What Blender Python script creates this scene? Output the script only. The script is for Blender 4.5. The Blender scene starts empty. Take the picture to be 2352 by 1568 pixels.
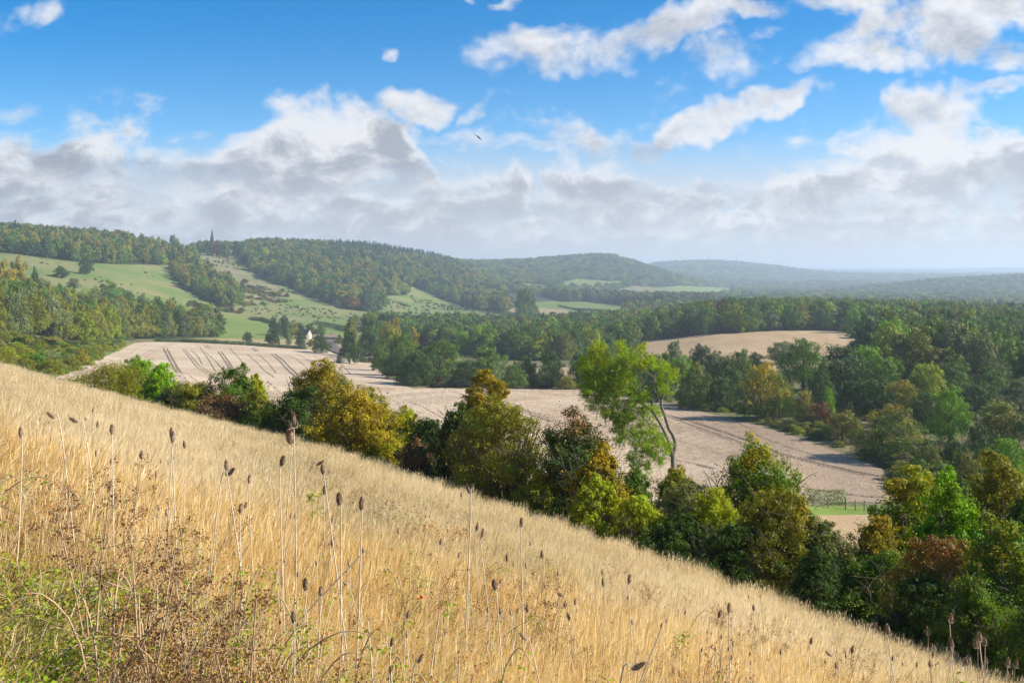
import bpy, math
import numpy as np
from mathutils import Vector, Matrix, Quaternion

S = bpy.context.scene
COL = S.collection
F = 2287.0            # focal length in pixels of a 2352 px wide frame
U0, VH = 1176.0, 640.0   # centre column and eye-level row in that frame
rad = math.radians

# ------------------------------------------------------------------ camera
cam = bpy.data.cameras.new('camera')
cam.sensor_width = 36.0
cam.lens = 36.0 * F / 2352.0
cam.shift_y = -(784.0 - VH) / 2352.0
cam.clip_start = 0.1
cam.clip_end = 60000.0
camo = bpy.data.objects.new('camera', cam)
COL.objects.link(camo)
camo.location = (0, 0, 0)
camo.rotation_euler = (rad(90), 0, 0)
S.camera = camo

# ------------------------------------------------------------------ sun
SUN_EL, SUN_AZ = 34.0, 92.0     # azimuth clockwise from +Y
sd = Vector((math.sin(rad(SUN_AZ)) * math.cos(rad(SUN_EL)), math.cos(rad(SUN_AZ)) * math.cos(rad(SUN_EL)), math.sin(rad(SUN_EL))))
sun = bpy.data.lights.new('sun', 'SUN')
sun.energy = 5.0
sun.angle = rad(0.5)
sun.color = (1.0, 0.93, 0.82)
suno = bpy.data.objects.new('sun', sun)
COL.objects.link(suno)
suno.rotation_euler = sd.to_track_quat('Z', 'Y').to_euler()

S.view_settings.view_transform = 'Standard'
S.view_settings.look = 'None'
S.view_settings.exposure = 0.90
S.view_settings.gamma = 1.0
S.render.engine = 'CYCLES'
S.cycles.max_bounces = 6
S.cycles.diffuse_bounces = 3
S.cycles.glossy_bounces = 2
S.cycles.transmission_bounces = 3
S.cycles.volume_bounces = 1
S.cycles.transparent_max_bounces = 8
S.cycles.use_denoising = True
S.cycles.use_adaptive_sampling = True
S.cycles.adaptive_threshold = 0.02
S.cycles.sample_clamp_indirect = 4.0
S.cycles.caustics_reflective = False
S.cycles.caustics_refractive = False

# ------------------------------------------------------------------ node helpers
class NT:
    def __init__(s, tree):
        s.t = tree; s.n = tree.nodes; s.l = tree.links
    def new(s, ty, **kw):
        n = s.n.new(ty)
        for k, v in kw.items():
            setattr(n, k, v)
        return n
    def put(s, sock, v):
        if isinstance(v, bpy.types.NodeSocket):
            s.l.new(v, sock)
        elif v is not None:
            if sock.type == 'RGBA' and len(v) == 3: v = (*v, 1.0)
            sock.default_value = v
    def m(s, op, a, b=None, c=None, clamp=False):
        n = s.new('ShaderNodeMath', operation=op); n.use_clamp = clamp
        s.put(n.inputs[0], a)
        if b is not None: s.put(n.inputs[1], b)
        if c is not None: s.put(n.inputs[2], c)
        return n.outputs[0]
    def mix(s, fac, a, b, blend='MIX'):
        n = s.new('ShaderNodeMix', data_type='RGBA', blend_type=blend)
        s.put(n.inputs[0], fac); s.put(n.inputs[6], a); s.put(n.inputs[7], b)
        return n.outputs[2]
    def noise(s, vec, scale, detail=3.0, rough=0.55, dist=0.0, dim='3D', col=False):
        n = s.new('ShaderNodeTexNoise', noise_dimensions=dim)
        if vec is not None: s.put(n.inputs['Vector'], vec)
        n.inputs['Scale'].default_value = scale
        n.inputs['Detail'].default_value = detail
        n.inputs['Roughness'].default_value = rough
        n.inputs['Distortion'].default_value = dist
        return n.outputs['Color' if col else 'Fac']
    def rng(s, v, a, b, c=0.0, d=1.0, smooth=True):
        n = s.new('ShaderNodeMapRange', interpolation_type='SMOOTHSTEP' if smooth else 'LINEAR')
        s.put(n.inputs[0], v); s.put(n.inputs[1], a); s.put(n.inputs[2], b); s.put(n.inputs[3], c); s.put(n.inputs[4], d)
        return n.outputs[0]
    def mapping(s, vec, scale=(1, 1, 1), rot=(0, 0, 0), loc=(0, 0, 0)):
        n = s.new('ShaderNodeMapping')
        s.put(n.inputs['Vector'], vec)
        n.inputs['Scale'].default_value = scale
        n.inputs['Rotation'].default_value = rot
        n.inputs['Location'].default_value = loc
        return n.outputs[0]
    def attr(s, name, out='Fac'):
        n = s.new('ShaderNodeAttribute', attribute_name=name)
        return n.outputs[out]
    def pos(s):
        return s.new('ShaderNodeNewGeometry').outputs['Position']

# ------------------------------------------------------------------ world: Nishita sky with a cumulus field
world = bpy.data.worlds.new('World')
S.world = world
world.use_nodes = True
world.cycles.sampling_method = 'MANUAL'
world.cycles.sample_map_resolution = 512

def cloud_group():
    g = bpy.data.node_groups.new('CloudDensity', 'ShaderNodeTree')
    g.interface.new_socket('P', in_out='INPUT', socket_type='NodeSocketVector')
    g.interface.new_socket('D', in_out='OUTPUT', socket_type='NodeSocketFloat')
    t = NT(g)
    gi = t.new('NodeGroupInput'); go = t.new('NodeGroupOutput')
    P = gi.outputs[0]
    # distort the bearing of the masks so that their edges are torn
    nz = t.noise(P, 6.0, 4, 0.62, 0.0, dim='2D', col=True)
    vm = t.new('ShaderNodeVectorMath', operation='MULTIPLY_ADD')
    sub = t.new('ShaderNodeVectorMath', operation='SUBTRACT')
    t.put(sub.inputs[0], nz); sub.inputs[1].default_value = (0.5, 0.5, 0.5)
    t.put(vm.inputs[0], sub.outputs[0]); vm.inputs[1].default_value = (0.17, 0.12, 0.0); t.put(vm.inputs[2], P)
    sp = t.new('ShaderNodeSeparateXYZ'); t.put(sp.inputs[0], vm.outputs[0])
    X, Z = sp.outputs[0], sp.outputs[1]
    D = t.m('MULTIPLY', Z, 0.0)
    D = t.m('ADD', D, -1.0)
    # separate clouds: (u, v, half length, half height, tilt, weight)
    blobs = [(1190, 128, 110, 42, -8, .95), (1330, 105, 130, 50, 12, 1.0), (1480, 75, 150, 48, 20, 1.0), (1620, 45, 110, 40, 10, .9), (1770, 10, 90, 30, 0, .9),
             (1580, 160, 60, 45, 50, .55), (1700, 150, 60, 22, -5, .42), (1790, 85, 70, 16, 30, .55),
             (1500, 312, 70, 22, 12, .9), (1620, 290, 110, 26, 14, 1.0), (1770, 255, 120, 28, 12, 1.0),
             (1960, 140, 95, 45, 10, 1.0), (2130, 135, 105, 46, -5, 1.0), (2030, 85, 90, 30, 15, .85), (2240, 60, 160, 45, 12, 1.1), (2110, 40, 120, 35, 10, .85), (1990, 5, 90, 22, 0, .8), (2340, 150, 60, 35, 0, .9), (1850, 165, 55, 30, 0, .45),
             (2300, 225, 70, 22, 15, .8), (2170, 290, 90, 40, 18, .8), (990, 256, 60, 30, 5, .8), (1130, 255, 60, 20, 35, .55),  (1240, 290, 80, 32, 0, .6),
             (35, 40, 40, 25, 40, .15), (825, 115, 20, 16, 0, .36), (1130, 14, 22, 12, 0, .5), 
             (1180, 335, 120, 26, 0, .75), (1350, 300, 110, 30, 0, .6), (1640, 160, 90, 50, 30, .7), (2320, 30, 120, 50, 0, 1.2), (2220, 110, 110, 50, 10, .9), (900, 262, 40, 24, 0, .5)]
    blobs += [(-300, 120, 200, 60, 10, .9), (-600, 60, 160, 50, 0, 1.0), (2700, 100, 220, 60, 10, 1.0), (3050, -100, 200, 80, 0, 1.0), (900, -250, 260, 70, 8, 1.0), (1700, -300, 300, 80, 8, 1.0), (200, -400, 240, 70, 0, 1.0), (2300, -500, 300, 90, 0, 1.0)]
    for (u, v, a, b, tilt, w) in blobs:
        cx, cz = (u - U0) / F, (VH - v) / F
        ct, st = math.cos(rad(tilt)), math.sin(rad(tilt))
        dx = t.m('SUBTRACT', X, cx); dz = t.m('SUBTRACT', Z, cz)
        p = t.m('MULTIPLY_ADD', dx, ct * F / a, t.m('MULTIPLY', dz, st * F / a))
        q = t.m('MULTIPLY_ADD', dx, -st * F / b, t.m('MULTIPLY', dz, ct * F / b))
        r2 = t.m('MULTIPLY_ADD', p, p, t.m('MULTIPLY', q, q))
        e = t.m('MULTIPLY_ADD', r2, -0.62 * max(w, .6), w * 0.85)
        D = t.m('SMOOTH_MAX', D, e, 0.22)
    t.l.new(D, go.inputs[0])
    return g

CG = cloud_group()
w = NT(world.node_tree)
for n in list(w.n): w.n.remove(n)
tc = w.new('ShaderNodeTexCoord')
sx = w.new('ShaderNodeSeparateXYZ'); w.put(sx.inputs[0], tc.outputs['Generated'])
ya = w.m('MAXIMUM', w.m('ABSOLUTE', sx.outputs[1]), 0.25)
px = w.m('DIVIDE', sx.outputs[0], ya); pz = w.m('DIVIDE', sx.outputs[2], ya)
cb = w.new('ShaderNodeCombineXYZ'); w.put(cb.inputs[0], px); w.put(cb.inputs[1], pz)
sky = w.new('ShaderNodeTexSky', sky_type='NISHITA')
sky.sun_disc = False
sky.sun_elevation = rad(SUN_EL); sky.sun_rotation = rad(SUN_AZ)
sky.altitude = 100; sky.air_density = 1.0; sky.dust_density = 0.6; sky.ozone_density = 2.5
g_ = w.new('ShaderNodeGroup'); g_.node_tree = CG; w.put(g_.inputs[0], cb.outputs[0])
mask = g_.outputs[0]
CLIT, CDRK = (0.56, 0.56, 0.572), (0.205, 0.225, 0.272)
def billow(off):
    return w.noise(w.mapping(cb.outputs[0], (1, 1.6, 1), (0, 0, rad(-16)), off), 8.5, 6, 0.62, 0.2, dim='2D')
b0 = billow((0, 0, 0)); b1 = billow((0.008, 0.034, 0))
d0 = w.m('MULTIPLY_ADD', w.m('SUBTRACT', b0, 0.5), 3.4, mask)
a0 = w.rng(d0, -0.42, 0.95)
l0 = w.m('ADD', w.m('MULTIPLY', w.m('SUBTRACT', b0, b1), 2.6), w.m('SUBTRACT', 0.98, w.m('MULTIPLY', w.m('MAXIMUM', w.m('SUBTRACT', d0, 0.25), 0.0), 0.42)), clamp=True)
# rows of cumulus, the farther the lower over the horizon
def row(prof, base, sc, seed, amp, body=0.0):
    fc = w.new('ShaderNodeFloatCurve'); cm = fc.mapping; c = cm.curves[0]
    pts = [(((u - U0) / F + 1) / 2, (VH - v) / F / 0.4) for u, v in prof]
    c.points[0].location = (0, pts[0][1]); c.points[1].location = (1, pts[-1][1])
    for a in pts: c.points.new(max(.001, min(.999, a[0])), a[1])
    cm.update(); w.put(fc.inputs['Value'], w.m('MULTIPLY_ADD', px, 0.5, 0.5))
    top = w.m('MULTIPLY', fc.outputs[0], 0.4)
    P_ = w.mapping(cb.outputs[0], (1, 1.5, 1), (0, 0, rad(-14)), (seed, seed * .7, seed * 1.3))
    n1 = w.noise(P_, 6.5 * sc, 5, 0.60, 0.3, dim='2D')
    vo = w.new('ShaderNodeTexVoronoi', feature='F1', voronoi_dimensions='2D'); w.put(vo.inputs['Vector'], P_)
    vo.inputs['Scale'].default_value = 17 * sc
    bl = w.m('ADD', w.m('MULTIPLY', w.m('SUBTRACT', n1, 0.5), 0.24 * amp), w.m('MULTIPLY', w.m('SUBTRACT', 0.38, vo.outputs['Distance']), 0.020 * amp))
    e = w.m('SUBTRACT', w.m('ADD', top, bl), pz)                        # how far under the top edge
    bz = w.m('ADD', (VH - base) / F, w.m('MULTIPLY', w.m('SUBTRACT', n1, 0.5), -0.12 * amp))
    up = w.m('SUBTRACT', pz, bz)
    al = w.m('MULTIPLY', w.rng(e, -0.006, 0.036 * amp + .004), w.rng(up, -0.022, 0.016))
    tt = w.m('DIVIDE', e, w.m('MAXIMUM', w.m('ADD', e, w.m('MAXIMUM', up, 0.0)), 0.012))
    n3 = w.noise(P_, 15.0 * sc, 5, 0.62, 0.3, dim='2D')
    tt = w.m('ADD', tt, w.m('ADD', w.m('MULTIPLY', w.m('SUBTRACT', n3, 0.5), 2.2), w.m('MULTIPLY', w.m('SUBTRACT', n1, 0.5), 2.0)))
    lt = w.rng(tt, 0.25, 1.15, 1.0, body)
    return al, lt
tint = w.mix(w.rng(pz, 0.03, 0.30), (0.070, 0.098, 0.120), (0.003, 0.060, 0.100))
skyc = w.mix(1.0, sky.outputs[0], tint, 'MULTIPLY')
veil = w.rng(pz, (VH - 290) / F, (VH - 450) / F)
col = w.mix(w.m('MULTIPLY', veil, w.rng(px, -0.5, 0.35, 0.85, 0.75)), skyc, (0.43, 0.445, 0.48))
rows = [
 ([(-900, 520), (0, 505), (500, 515), (900, 505), (1300, 500), (1700, 510), (2352, 505), (3300, 505)], 556, 2.4, 5.1, .4, .35),
 ([(-900, 470), (0, 470), (300, 455), (600, 470), (900, 462), (1200, 450), (1500, 470), (1800, 455), (2100, 460), (2352, 450), (3300, 455)], 525, 1.9, 4.2, .55, .25),
 ([(-900, 420), (0, 415), (250, 425), (500, 405), (700, 410), (900, 395), (1060, 425), (1250, 410), (1500, 415), (1700, 425), (1900, 400), (2352, 410), (3300, 400)], 482, 1.5, 3.3, .75, .15),
 ([(-900, 370), (0, 365), (300, 380), (560, 350), (760, 330), (900, 340), (1010, 375), (1060, 385), (1150, 345), (1300, 345), (1400, 350), (1500, 385), (1600, 368), (1720, 392), (1850, 340), (2000, 330), (2352, 320), (3300, 320)], 440, 1.15, 2.4, .85, .05),
 ([(-900, 330), (0, 312), (110, 312), (185, 270), (330, 285), (430, 305), (560, 262), (700, 190), (780, 232), (860, 258), (930, 300), (990, 370), (1050, 470), (1300, 520), (1600, 520), (1760, 440), (1830, 345), (1950, 318), (2060, 270), (2190, 252), (2352, 262), (3300, 240)], 395, 1.0, 1.5, .6, .0),
]
for rw_ in rows:
    al, lt = row(*rw_)
    sunny = w.rng(px, -0.5, 0.45, 0.06, 0.30, False)
    col = w.mix(w.m('MULTIPLY', al, 0.96), col, w.mix(w.m('ADD', lt, sunny, clamp=True), CDRK, CLIT))
col = w.mix(w.m('MULTIPLY', a0, w.rng(pz, 0.02, 0.10, 0.2, 0.96)), col, w.mix(l0, CDRK, CLIT))
hz = w.rng(pz, -0.005, 0.045, 1.0, 0.0)
comb = w.mix(w.m('MULTIPLY', hz, 0.8), col, (0.47, 0.495, 0.515))
bg = w.new('ShaderNodeBackground'); w.put(bg.inputs[0], comb); bg.inputs[1].default_value = 0.86
wo = w.new('ShaderNodeOutputWorld'); w.l.new(bg.outputs[0], wo.inputs[0])

# ------------------------------------------------------------------ terrain
R0 = np.random.RandomState(7)
cols = {
 -700: [(110, 20.), (200, 10), (350, -5), (600, 0), (900, 30), (1200, 60), (1600, 80), (3000, 80), (30000, 60)],
 0:    [(110, -9.5), (150, -15), (250, -21), (350, -23), (450, -24.6), (600, -22), (750, -16.4), (900, -6), (1100, 13.5), (1300, 37), (1500, 62), (1700, 74), (2000, 79), (3000, 80), (30000, 60)],
 250:  [(100, -12.5), (140, -18), (200, -22), (300, -27.5), (450, -34), (600, -38), (700, -39), (850, -31.6), (1000, -17.5), (1150, 0), (1300, 18), (1500, 42), (1750, 65), (2000, 77), (3000, 80), (30000, 60)],
 480:  [(90, -14.5), (130, -21), (200, -26.5), (300, -31.5), (450, -38.4), (650, -42.6), (800, -46), (1000, -41.5), (1200, -31.5), (1400, -13.5), (1600, 10.5), (1800, 39), (2000, 56), (2300, 68), (3000, 70), (30000, 60)],
 620:  [(85, -16), (130, -22.5), (200, -28), (300, -34), (450, -40), (700, -46.8), (850, -50), (1050, -48), (1250, -41), (1450, -25), (1650, -3.6), (1850, 24), (2100, 55), (2400, 77), (3000, 82), (30000, 60)],
 850:  [(75, -16), (130, -25.5), (200, -29.5), (300, -34.8), (400, -39.9), (500, -44.8), (700, -51), (850, -55.8), (1050, -56), (1250, -52), (1450, -47.5), (1650, -36), (1850, -12), (2100, 27.5), (2400, 63), (2700, 78), (3200, 82), (30000, 60)],
 1000: [(70, -16), (100, -22), (150, -27), (200, -29.7), (300, -33.7), (400, -42), (500, -46), (700, -52), (900, -57), (1200, -57.7), (1500, -57.7), (1800, -51), (2000, -35), (2300, 0), (2600, 34), (2900, 55), (3300, 65), (30000, 40)],
 1110: [(65, -16), (100, -22.5), (150, -27.5), (200, -30.5), (300, -33.7), (400, -42), (500, -46), (700, -52), (900, -57), (1200, -58), (1500, -58), (1800, -55), (2100, -46), (2400, -20), (2700, -3), (3000, 4), (3500, 38), (4200, 66), (5000, 66), (30000, 40)],
 1180: [(60, -16), (100, -23), (150, -28.2), (200, -31), (300, -33.7), (400, -42), (500, -46.3), (700, -51.4), (900, -57), (1200, -60), (1500, -59), (1800, -56.7), (2100, -50), (2500, -33), (3000, -14), (3500, 32), (4200, 70), (5000, 66), (30000, 40)],
 1400: [(55, -15.5), (100, -24), (150, -29.5), (200, -32), (300, -34.8), (400, -42.9), (500, -46), (700, -49), (900, -53), (1200, -55), (1600, -54), (2000, -52), (2500, -52), (2900, -44), (3300, -14), (3700, 32), (4100, 113), (4600, 104), (6000, 20), (30000, 40)],
 1500: [(52, -15.5), (100, -24.5), (150, -30), (200, -32), (270, -34), (360, -38), (500, -42), (650, -42), (900, -46), (1200, -52), (1600, -54), (2500, -54), (3000, -50), (3500, -22), (3900, 22), (4200, 50), (4700, 30), (6000, 20), (7500, 126), (9000, 100), (30000, 40)],
 1650: [(50, -15.5), (100, -25), (150, -30), (200, -32), (260, -34), (350, -36.7), (450, -37.8), (550, -38.5), (650, -35.5), (800, -34), (1000, -38), (1300, -51), (1600, -54), (2500, -57), (3500, -56), (4500, -52), (6000, 0), (7500, 150), (9000, 110), (30000, 90)],
 1780: [(48, -15.5), (100, -25.5), (150, -30), (200, -32), (260, -33.5), (350, -35), (450, -36), (550, -36.5), (650, -33.8), (800, -33), (1000, -37), (1300, -51), (1600, -54), (2500, -57), (3500, -57), (4500, -54), (5500, -20), (6200, -50), (7500, 116), (8500, 60), (11000, 60), (14000, 172), (17000, 60), (30000, 60)],
 1900: [(46, -14.5), (60, -18.5), (90, -25.6), (120, -29.4), (160, -31.5), (200, -31.5), (300, -32.8), (450, -34.4), (600, -34), (700, -34.3), (900, -36), (1200, -43), (1500, -52), (2500, -57), (3500, -58), (4500, -59), (5200, -8), (6000, -50), (7300, 52), (8200, 15), (11000, 55), (13000, 120), (16000, 50), (30000, 60)],
 2150: [(42, -15), (60, -20.5), (90, -27), (130, -31), (173, -31.4), (250, -31.7), (400, -34), (600, -35), (800, -36.7), (1100, -42), (1500, -51), (2500, -57), (3000, -57), (3400, -30), (3900, -2), (4500, -40), (5500, -50), (7000, 32), (8000, -10), (9500, 64), (10500, 20), (13000, 132), (16000, 50), (30000, 60)],
 2352: [(40, -15.5), (60, -21), (90, -27.5), (130, -31), (200, -31.5), (300, -32.8), (500, -36), (800, -39), (1100, -46), (1500, -56), (2500, -56), (3000, -50), (3500, -14), (4200, 14), (4900, -30), (6000, -40), (7500, 46), (8500, 0), (10000, 76), (11000, 20), (13000, 168), (16000, 60), (30000, 60)],
 3200: [(40, -19), (60, -25), (90, -30), (130, -32), (300, -33), (800, -40), (1500, -50), (3000, -30), (4000, 20), (8000, 80), (30000, 90)],
}
us = np.array(sorted(cols))
LY = np.linspace(math.log(30), math.log(40000), 220)
tab = np.array([np.interp(LY, [math.log(p[0]) for p in cols[u]], [p[1] for p in cols[u]]) for u in us])
UG = np.linspace(-1700, 4100, 581)
TG = np.array([np.interp(UG, us, tab[:, j]) for j in range(len(LY))]).T       # (581, 220)
def smooth(a, ax, k):
    ker = np.exp(-0.5 * (np.arange(-3 * k, 3 * k + 1) / k) ** 2); ker /= ker.sum()
    pad = [(0, 0), (0, 0)]; pad[ax] = (3 * k, 3 * k)
    b = np.pad(a, pad, mode='edge')
    return np.apply_along_axis(lambda v: np.convolve(v, ker, mode='valid'), ax, b)
TG = smooth(smooth(TG, 0, 3), 1, 2)
EDG_U = [-1700, -600, 0, 250, 480, 620, 850, 1000, 1180, 1400, 1650, 1900, 2150, 2352, 2900, 4100]
EDG_Y = [140, 120, 95, 88, 78, 74, 62, 57, 50, 45, 42, 37, 33, 31, 27, 25]
def edge(u): return np.interp(u, EDG_U, EDG_Y)
def wav(x, y, s, ph=0.0):
    return (np.sin(x / s + ph) * np.cos(y / s * 1.13 + 1.7 + ph) + 0.5 * np.sin(x / s * 2.3 + y / s * 1.7 + ph * 2) + 0.3 * np.cos(x / s * 3.1 - y / s * 4.1 + ph)) / 1.8
def to_uy(x, y):
    r = np.hypot(x, y); th = np.clip(np.arctan2(x, y), -0.9, 0.9)
    return U0 + F * np.tan(th), r * np.cos(th)
def terr(x, y):
    x = np.asarray(x, float); y = np.asarray(y, float)
    u, Y = to_uy(x, y)
    fu = np.clip((u - UG[0]) / (UG[1] - UG[0]), 0, len(UG) - 1.001)
    fy = np.clip((np.log(np.maximum(Y, 1)) - LY[0]) / (LY[1] - LY[0]), 0, len(LY) - 1.001)
    i = fu.astype(int); j = fy.astype(int); a = fu - i; b = fy - j
    t = (TG[i, j] * (1 - a) * (1 - b) + TG[i + 1, j] * a * (1 - b) + TG[i, j + 1] * (1 - a) * b + TG[i + 1, j + 1] * a * b)
    pl = -1.65 - 0.29 * x - 0.216 * y
    e = edge(u)
    lift = 0.55 * np.clip(Y / e, 0, 1.1) ** 2 * np.interp(u, [0, 300, 700, 1300, 1800, 2300], [-1.8, -1.0, .8, .2, -.3, -.9])
    pl = pl + lift + 0.12 * wav(x, y, 4.0) * np.clip(Y / 12, 0, 1)
    k = np.clip((Y - e) / (0.45 * e), 0, 1); k = k * k * (3 - 2 * k)
    far = t + 1.0 * wav(x, y, 33.0) * np.clip((Y - 150) / 300, 0, 1) + 2.0 * wav(x, y, 120.0, 1.0) * np.clip((Y - 700) / 1200, 0, 1)
    return pl * (1 - k) + far * k
def vground(u, Y):
    x = (np.asarray(u) - U0) / F * Y
    return VH - F * terr(x, Y) / Y
def P(u, Y, dz=0.0):
    x = (u - U0) / F * Y
    return Vector((x, Y, float(terr(x, Y)) + dz))
def pt(u, v, Y):           # the point of the place seen in that bearing at that distance
    return Vector(((u - U0) / F * Y, Y, -(v - VH) / F * Y))
def ground_at(u, v, y0, y1):
    ys = np.geomspace(y0, y1, 400); vg = vground(np.full(400, u), ys)
    k = np.where(vg <= v)[0]
    Y = ys[k[0]] if len(k) else y1
    return P(u, float(Y)), float(Y)

def in_poly(px, py, poly):
    px = np.asarray(px); py = np.asarray(py); c = np.zeros(px.shape, bool)
    n = len(poly)
    for i in range(n):
        x1, y1 = poly[i]; x2, y2 = poly[(i + 1) % n]
        if y1 == y2: continue
        k = ((y1 > py) != (y2 > py)) & (px < (x2 - x1) * (py - y1) / (y2 - y1) + x1)
        c ^= k
    return c

# ------------------------------------------------------------------ mesh helpers
def mk_mesh(name, V, Fc, attrs=None, mats=None, smooth_=False, midx=None):
    me = bpy.data.meshes.new(name)
    V = np.asarray(V, np.float32); Fc = np.asarray(Fc, np.int32)
    k = Fc.shape[1]
    me.vertices.add(len(V)); me.vertices.foreach_set('co', V.ravel())
    me.loops.add(Fc.size); me.loops.foreach_set('vertex_index', Fc.ravel())
    me.polygons.add(len(Fc))
    me.polygons.foreach_set('loop_start', np.arange(0, Fc.size, k, dtype=np.int32))
    if smooth_: me.polygons.foreach_set('use_smooth', np.ones(len(Fc), bool))
    for m in (mats or []): me.materials.append(m)
    if midx is not None: me.polygons.foreach_set('material_index', np.asarray(midx, np.int32))
    for n, a in (attrs or {}).items():
        at = me.attributes.new(n, 'FLOAT', 'FACE'); at.data.foreach_set('value', np.asarray(a, np.float32))
    me.update(calc_edges=True)
    return me
class Geo:      # collects quads
    def __init__(s): s.V = []; s.F = []; s.n = 0; s.A = []
    def add(s, V, Fc, rnd=0.5):
        V = np.asarray(V, float); Fc = np.asarray(Fc, int)
        s.V.append(V); s.F.append(Fc + s.n); s.n += len(V); s.A.append(np.full(len(Fc), rnd) if np.isscalar(rnd) else np.asarray(rnd))
    def tube(s, pts, radii, n=6, rnd=0.5, cap=True):
        pts = np.asarray([tuple(p) for p in pts], float); m = len(pts)
        if np.isscalar(radii): radii = np.full(m, radii)
        t = np.gradient(pts, axis=0); t /= np.linalg.norm(t, axis=1)[:, None] + 1e-9
        ref = np.array([0.31, 0.94, 0.12]) if abs(t[0] @ np.array([0.31, 0.94, 0.12])) < .9 else np.array([1., 0, 0])
        a = np.cross(t, ref); a /= np.linalg.norm(a, axis=1)[:, None] + 1e-9
        b = np.cross(t, a)
        an = np.arange(n) * 2 * math.pi / n
        V = (pts[:, None, :] + np.asarray(radii)[:, None, None] * (a[:, None, :] * np.cos(an)[None, :, None] + b[:, None, :] * np.sin(an)[None, :, None])).reshape(-1, 3)
        Fc = [(i * n + j, i * n + (j + 1) % n, (i + 1) * n + (j + 1) % n, (i + 1) * n + j) for i in range(m - 1) for j in range(n)]
        s.add(V, Fc, rnd)
    def box(s, c, d, rnd=0.5, rz=0.0):
        c = np.asarray(c, float); h = np.asarray(d, float) / 2
        v = np.array([(x, y, z) for x in (-1, 1) for y in (-1, 1) for z in (-1, 1)], float) * h
        R = np.array([[math.cos(rz), -math.sin(rz), 0], [math.sin(rz), math.cos(rz), 0], [0, 0, 1]])
        s.add(v @ R.T + c, [(0, 1, 3, 2), (4, 6, 7, 5), (0, 4, 5, 1), (2, 3, 7, 6), (0, 2, 6, 4), (1, 5, 7, 3)], rnd)
    def mesh(s, name, mats, smooth_=False):
        return mk_mesh(name, np.concatenate(s.V), np.concatenate(s.F), {'rnd': np.concatenate(s.A)}, mats, smooth_)
def link(name, me, parent=None, label=None, cat=None, group=None, kind=None, loc=None):
    o = bpy.data.objects.new(name, me); COL.objects.link(o)
    if parent: o.parent = parent
    if loc is not None: o.location = loc
    tagp(o, label, cat, group, kind)
    return o
def tagp(o, label=None, cat=None, group=None, kind=None):
    if label: o['label'] = label
    if cat: o['category'] = cat
    if group: o['group'] = group
    if kind: o['kind'] = kind

def qleaf(rng, pos, nrm, size, asp=0.6, droop=0.0):
    """diamond leaves (one quad each) at pos facing nrm"""
    n = len(pos)
    nrm = nrm / (np.linalg.norm(nrm, axis=1)[:, None] + 1e-9)
    r = rng.normal(size=(n, 3)); r[:, 2] -= droop
    a = r - nrm * np.sum(r * nrm, 1)[:, None]; a /= np.linalg.norm(a, axis=1)[:, None] + 1e-9
    b = np.cross(nrm, a)
    s = np.asarray(size)[:, None] * 0.5
    fold = nrm * s * 0.25
    V = np.stack([pos - a * s, pos + b * s * asp + fold, pos + a * s, pos - b * s * asp + fold], 1).reshape(-1, 3)
    return V, np.arange(4 * n).reshape(n, 4)
def cull(p, rng, f, amt):
    ph = rng.uniform(0, 6, 3)
    q = p * f
    v = np.sin(q[:, 0] * 1.0 + ph[0] + np.sin(q[:, 1] * 1.3)) + np.sin(q[:, 1] * 1.1 + ph[1] + np.sin(q[:, 2] * 1.2)) + np.sin(q[:, 2] * 1.2 + ph[2] + np.sin(q[:, 0] * 1.1))
    return v > -3 + 3 * amt + rng.uniform(-.6, .6, len(p))
def foliage(rng, blobs, n, leaf, gap=0.6, gapf=3.0, droop=0.0, inner=0.25, asp=0.6, low=-0.75):
    """leaves over the shells of many ellipsoid boughs -> V, F, attrs"""
    B = np.asarray(blobs, float)
    area = (B[:, 3] * B[:, 5] + B[:, 3] * B[:, 4] + B[:, 4] * B[:, 5])
    k = rng.choice(len(B), n, p=area / area.sum())
    d = rng.normal(size=(n, 3)); d /= np.linalg.norm(d, axis=1)[:, None]
    keep = d[:, 2] > low + rng.uniform(-.2, .2, n); d = d[keep]; k = k[keep]
    sh = np.where(rng.rand(len(d)) < inner, rng.uniform(.3, .85, len(d)), rng.uniform(.84, 1.08, len(d)))
    # ragged surface
    p = B[k, :3] + d * sh[:, None] * B[k, 3:6]
    keep = cull(p / B[k, 3:6].mean(), rng, gapf, gap); p, d, k, sh = p[keep], d[keep], k[keep], sh[keep]
    # drop leaves deep inside another bough
    inside = np.zeros(len(p), bool)
    for j in np.argsort(-B[:, 3])[:40]:
        q = (p - B[j, :3]) / (B[j, 3:6] * 0.72)
        inside |= (np.sum(q * q, 1) < 1) & (k != j)
    keep = ~inside | (rng.rand(len(p)) < 0.10); p, d, k = p[keep], d[keep], k[keep]
    nrm = d * 1.1 + rng.normal(size=p.shape) * 0.36 + np.array([0, 0, .15])
    V, Fc = qleaf(rng, p, nrm, leaf * rng.uniform(.6, 1.35, len(p)), asp, droop)
    lob = rng.rand(len(B))[k]
    zz = (p[:, 2] - p[:, 2].min()) / (np.ptp(p[:, 2]) + 1e-6)
    return V, Fc, {'rnd': rng.rand(len(p)), 'lob': lob, 'hgt': zz}
def fit(V, w, h, depth=1.0):
    hx = np.percentile(np.abs(V[:, 0]), 98.5); hy = np.percentile(np.abs(V[:, 1]), 98.5); tz = np.percentile(V[:, 2], 99.3)
    V[:, 0] *= w / 2 / hx; V[:, 1] *= w * depth / 2 / hy; V[:, 2] *= h / tz
    return V
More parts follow.
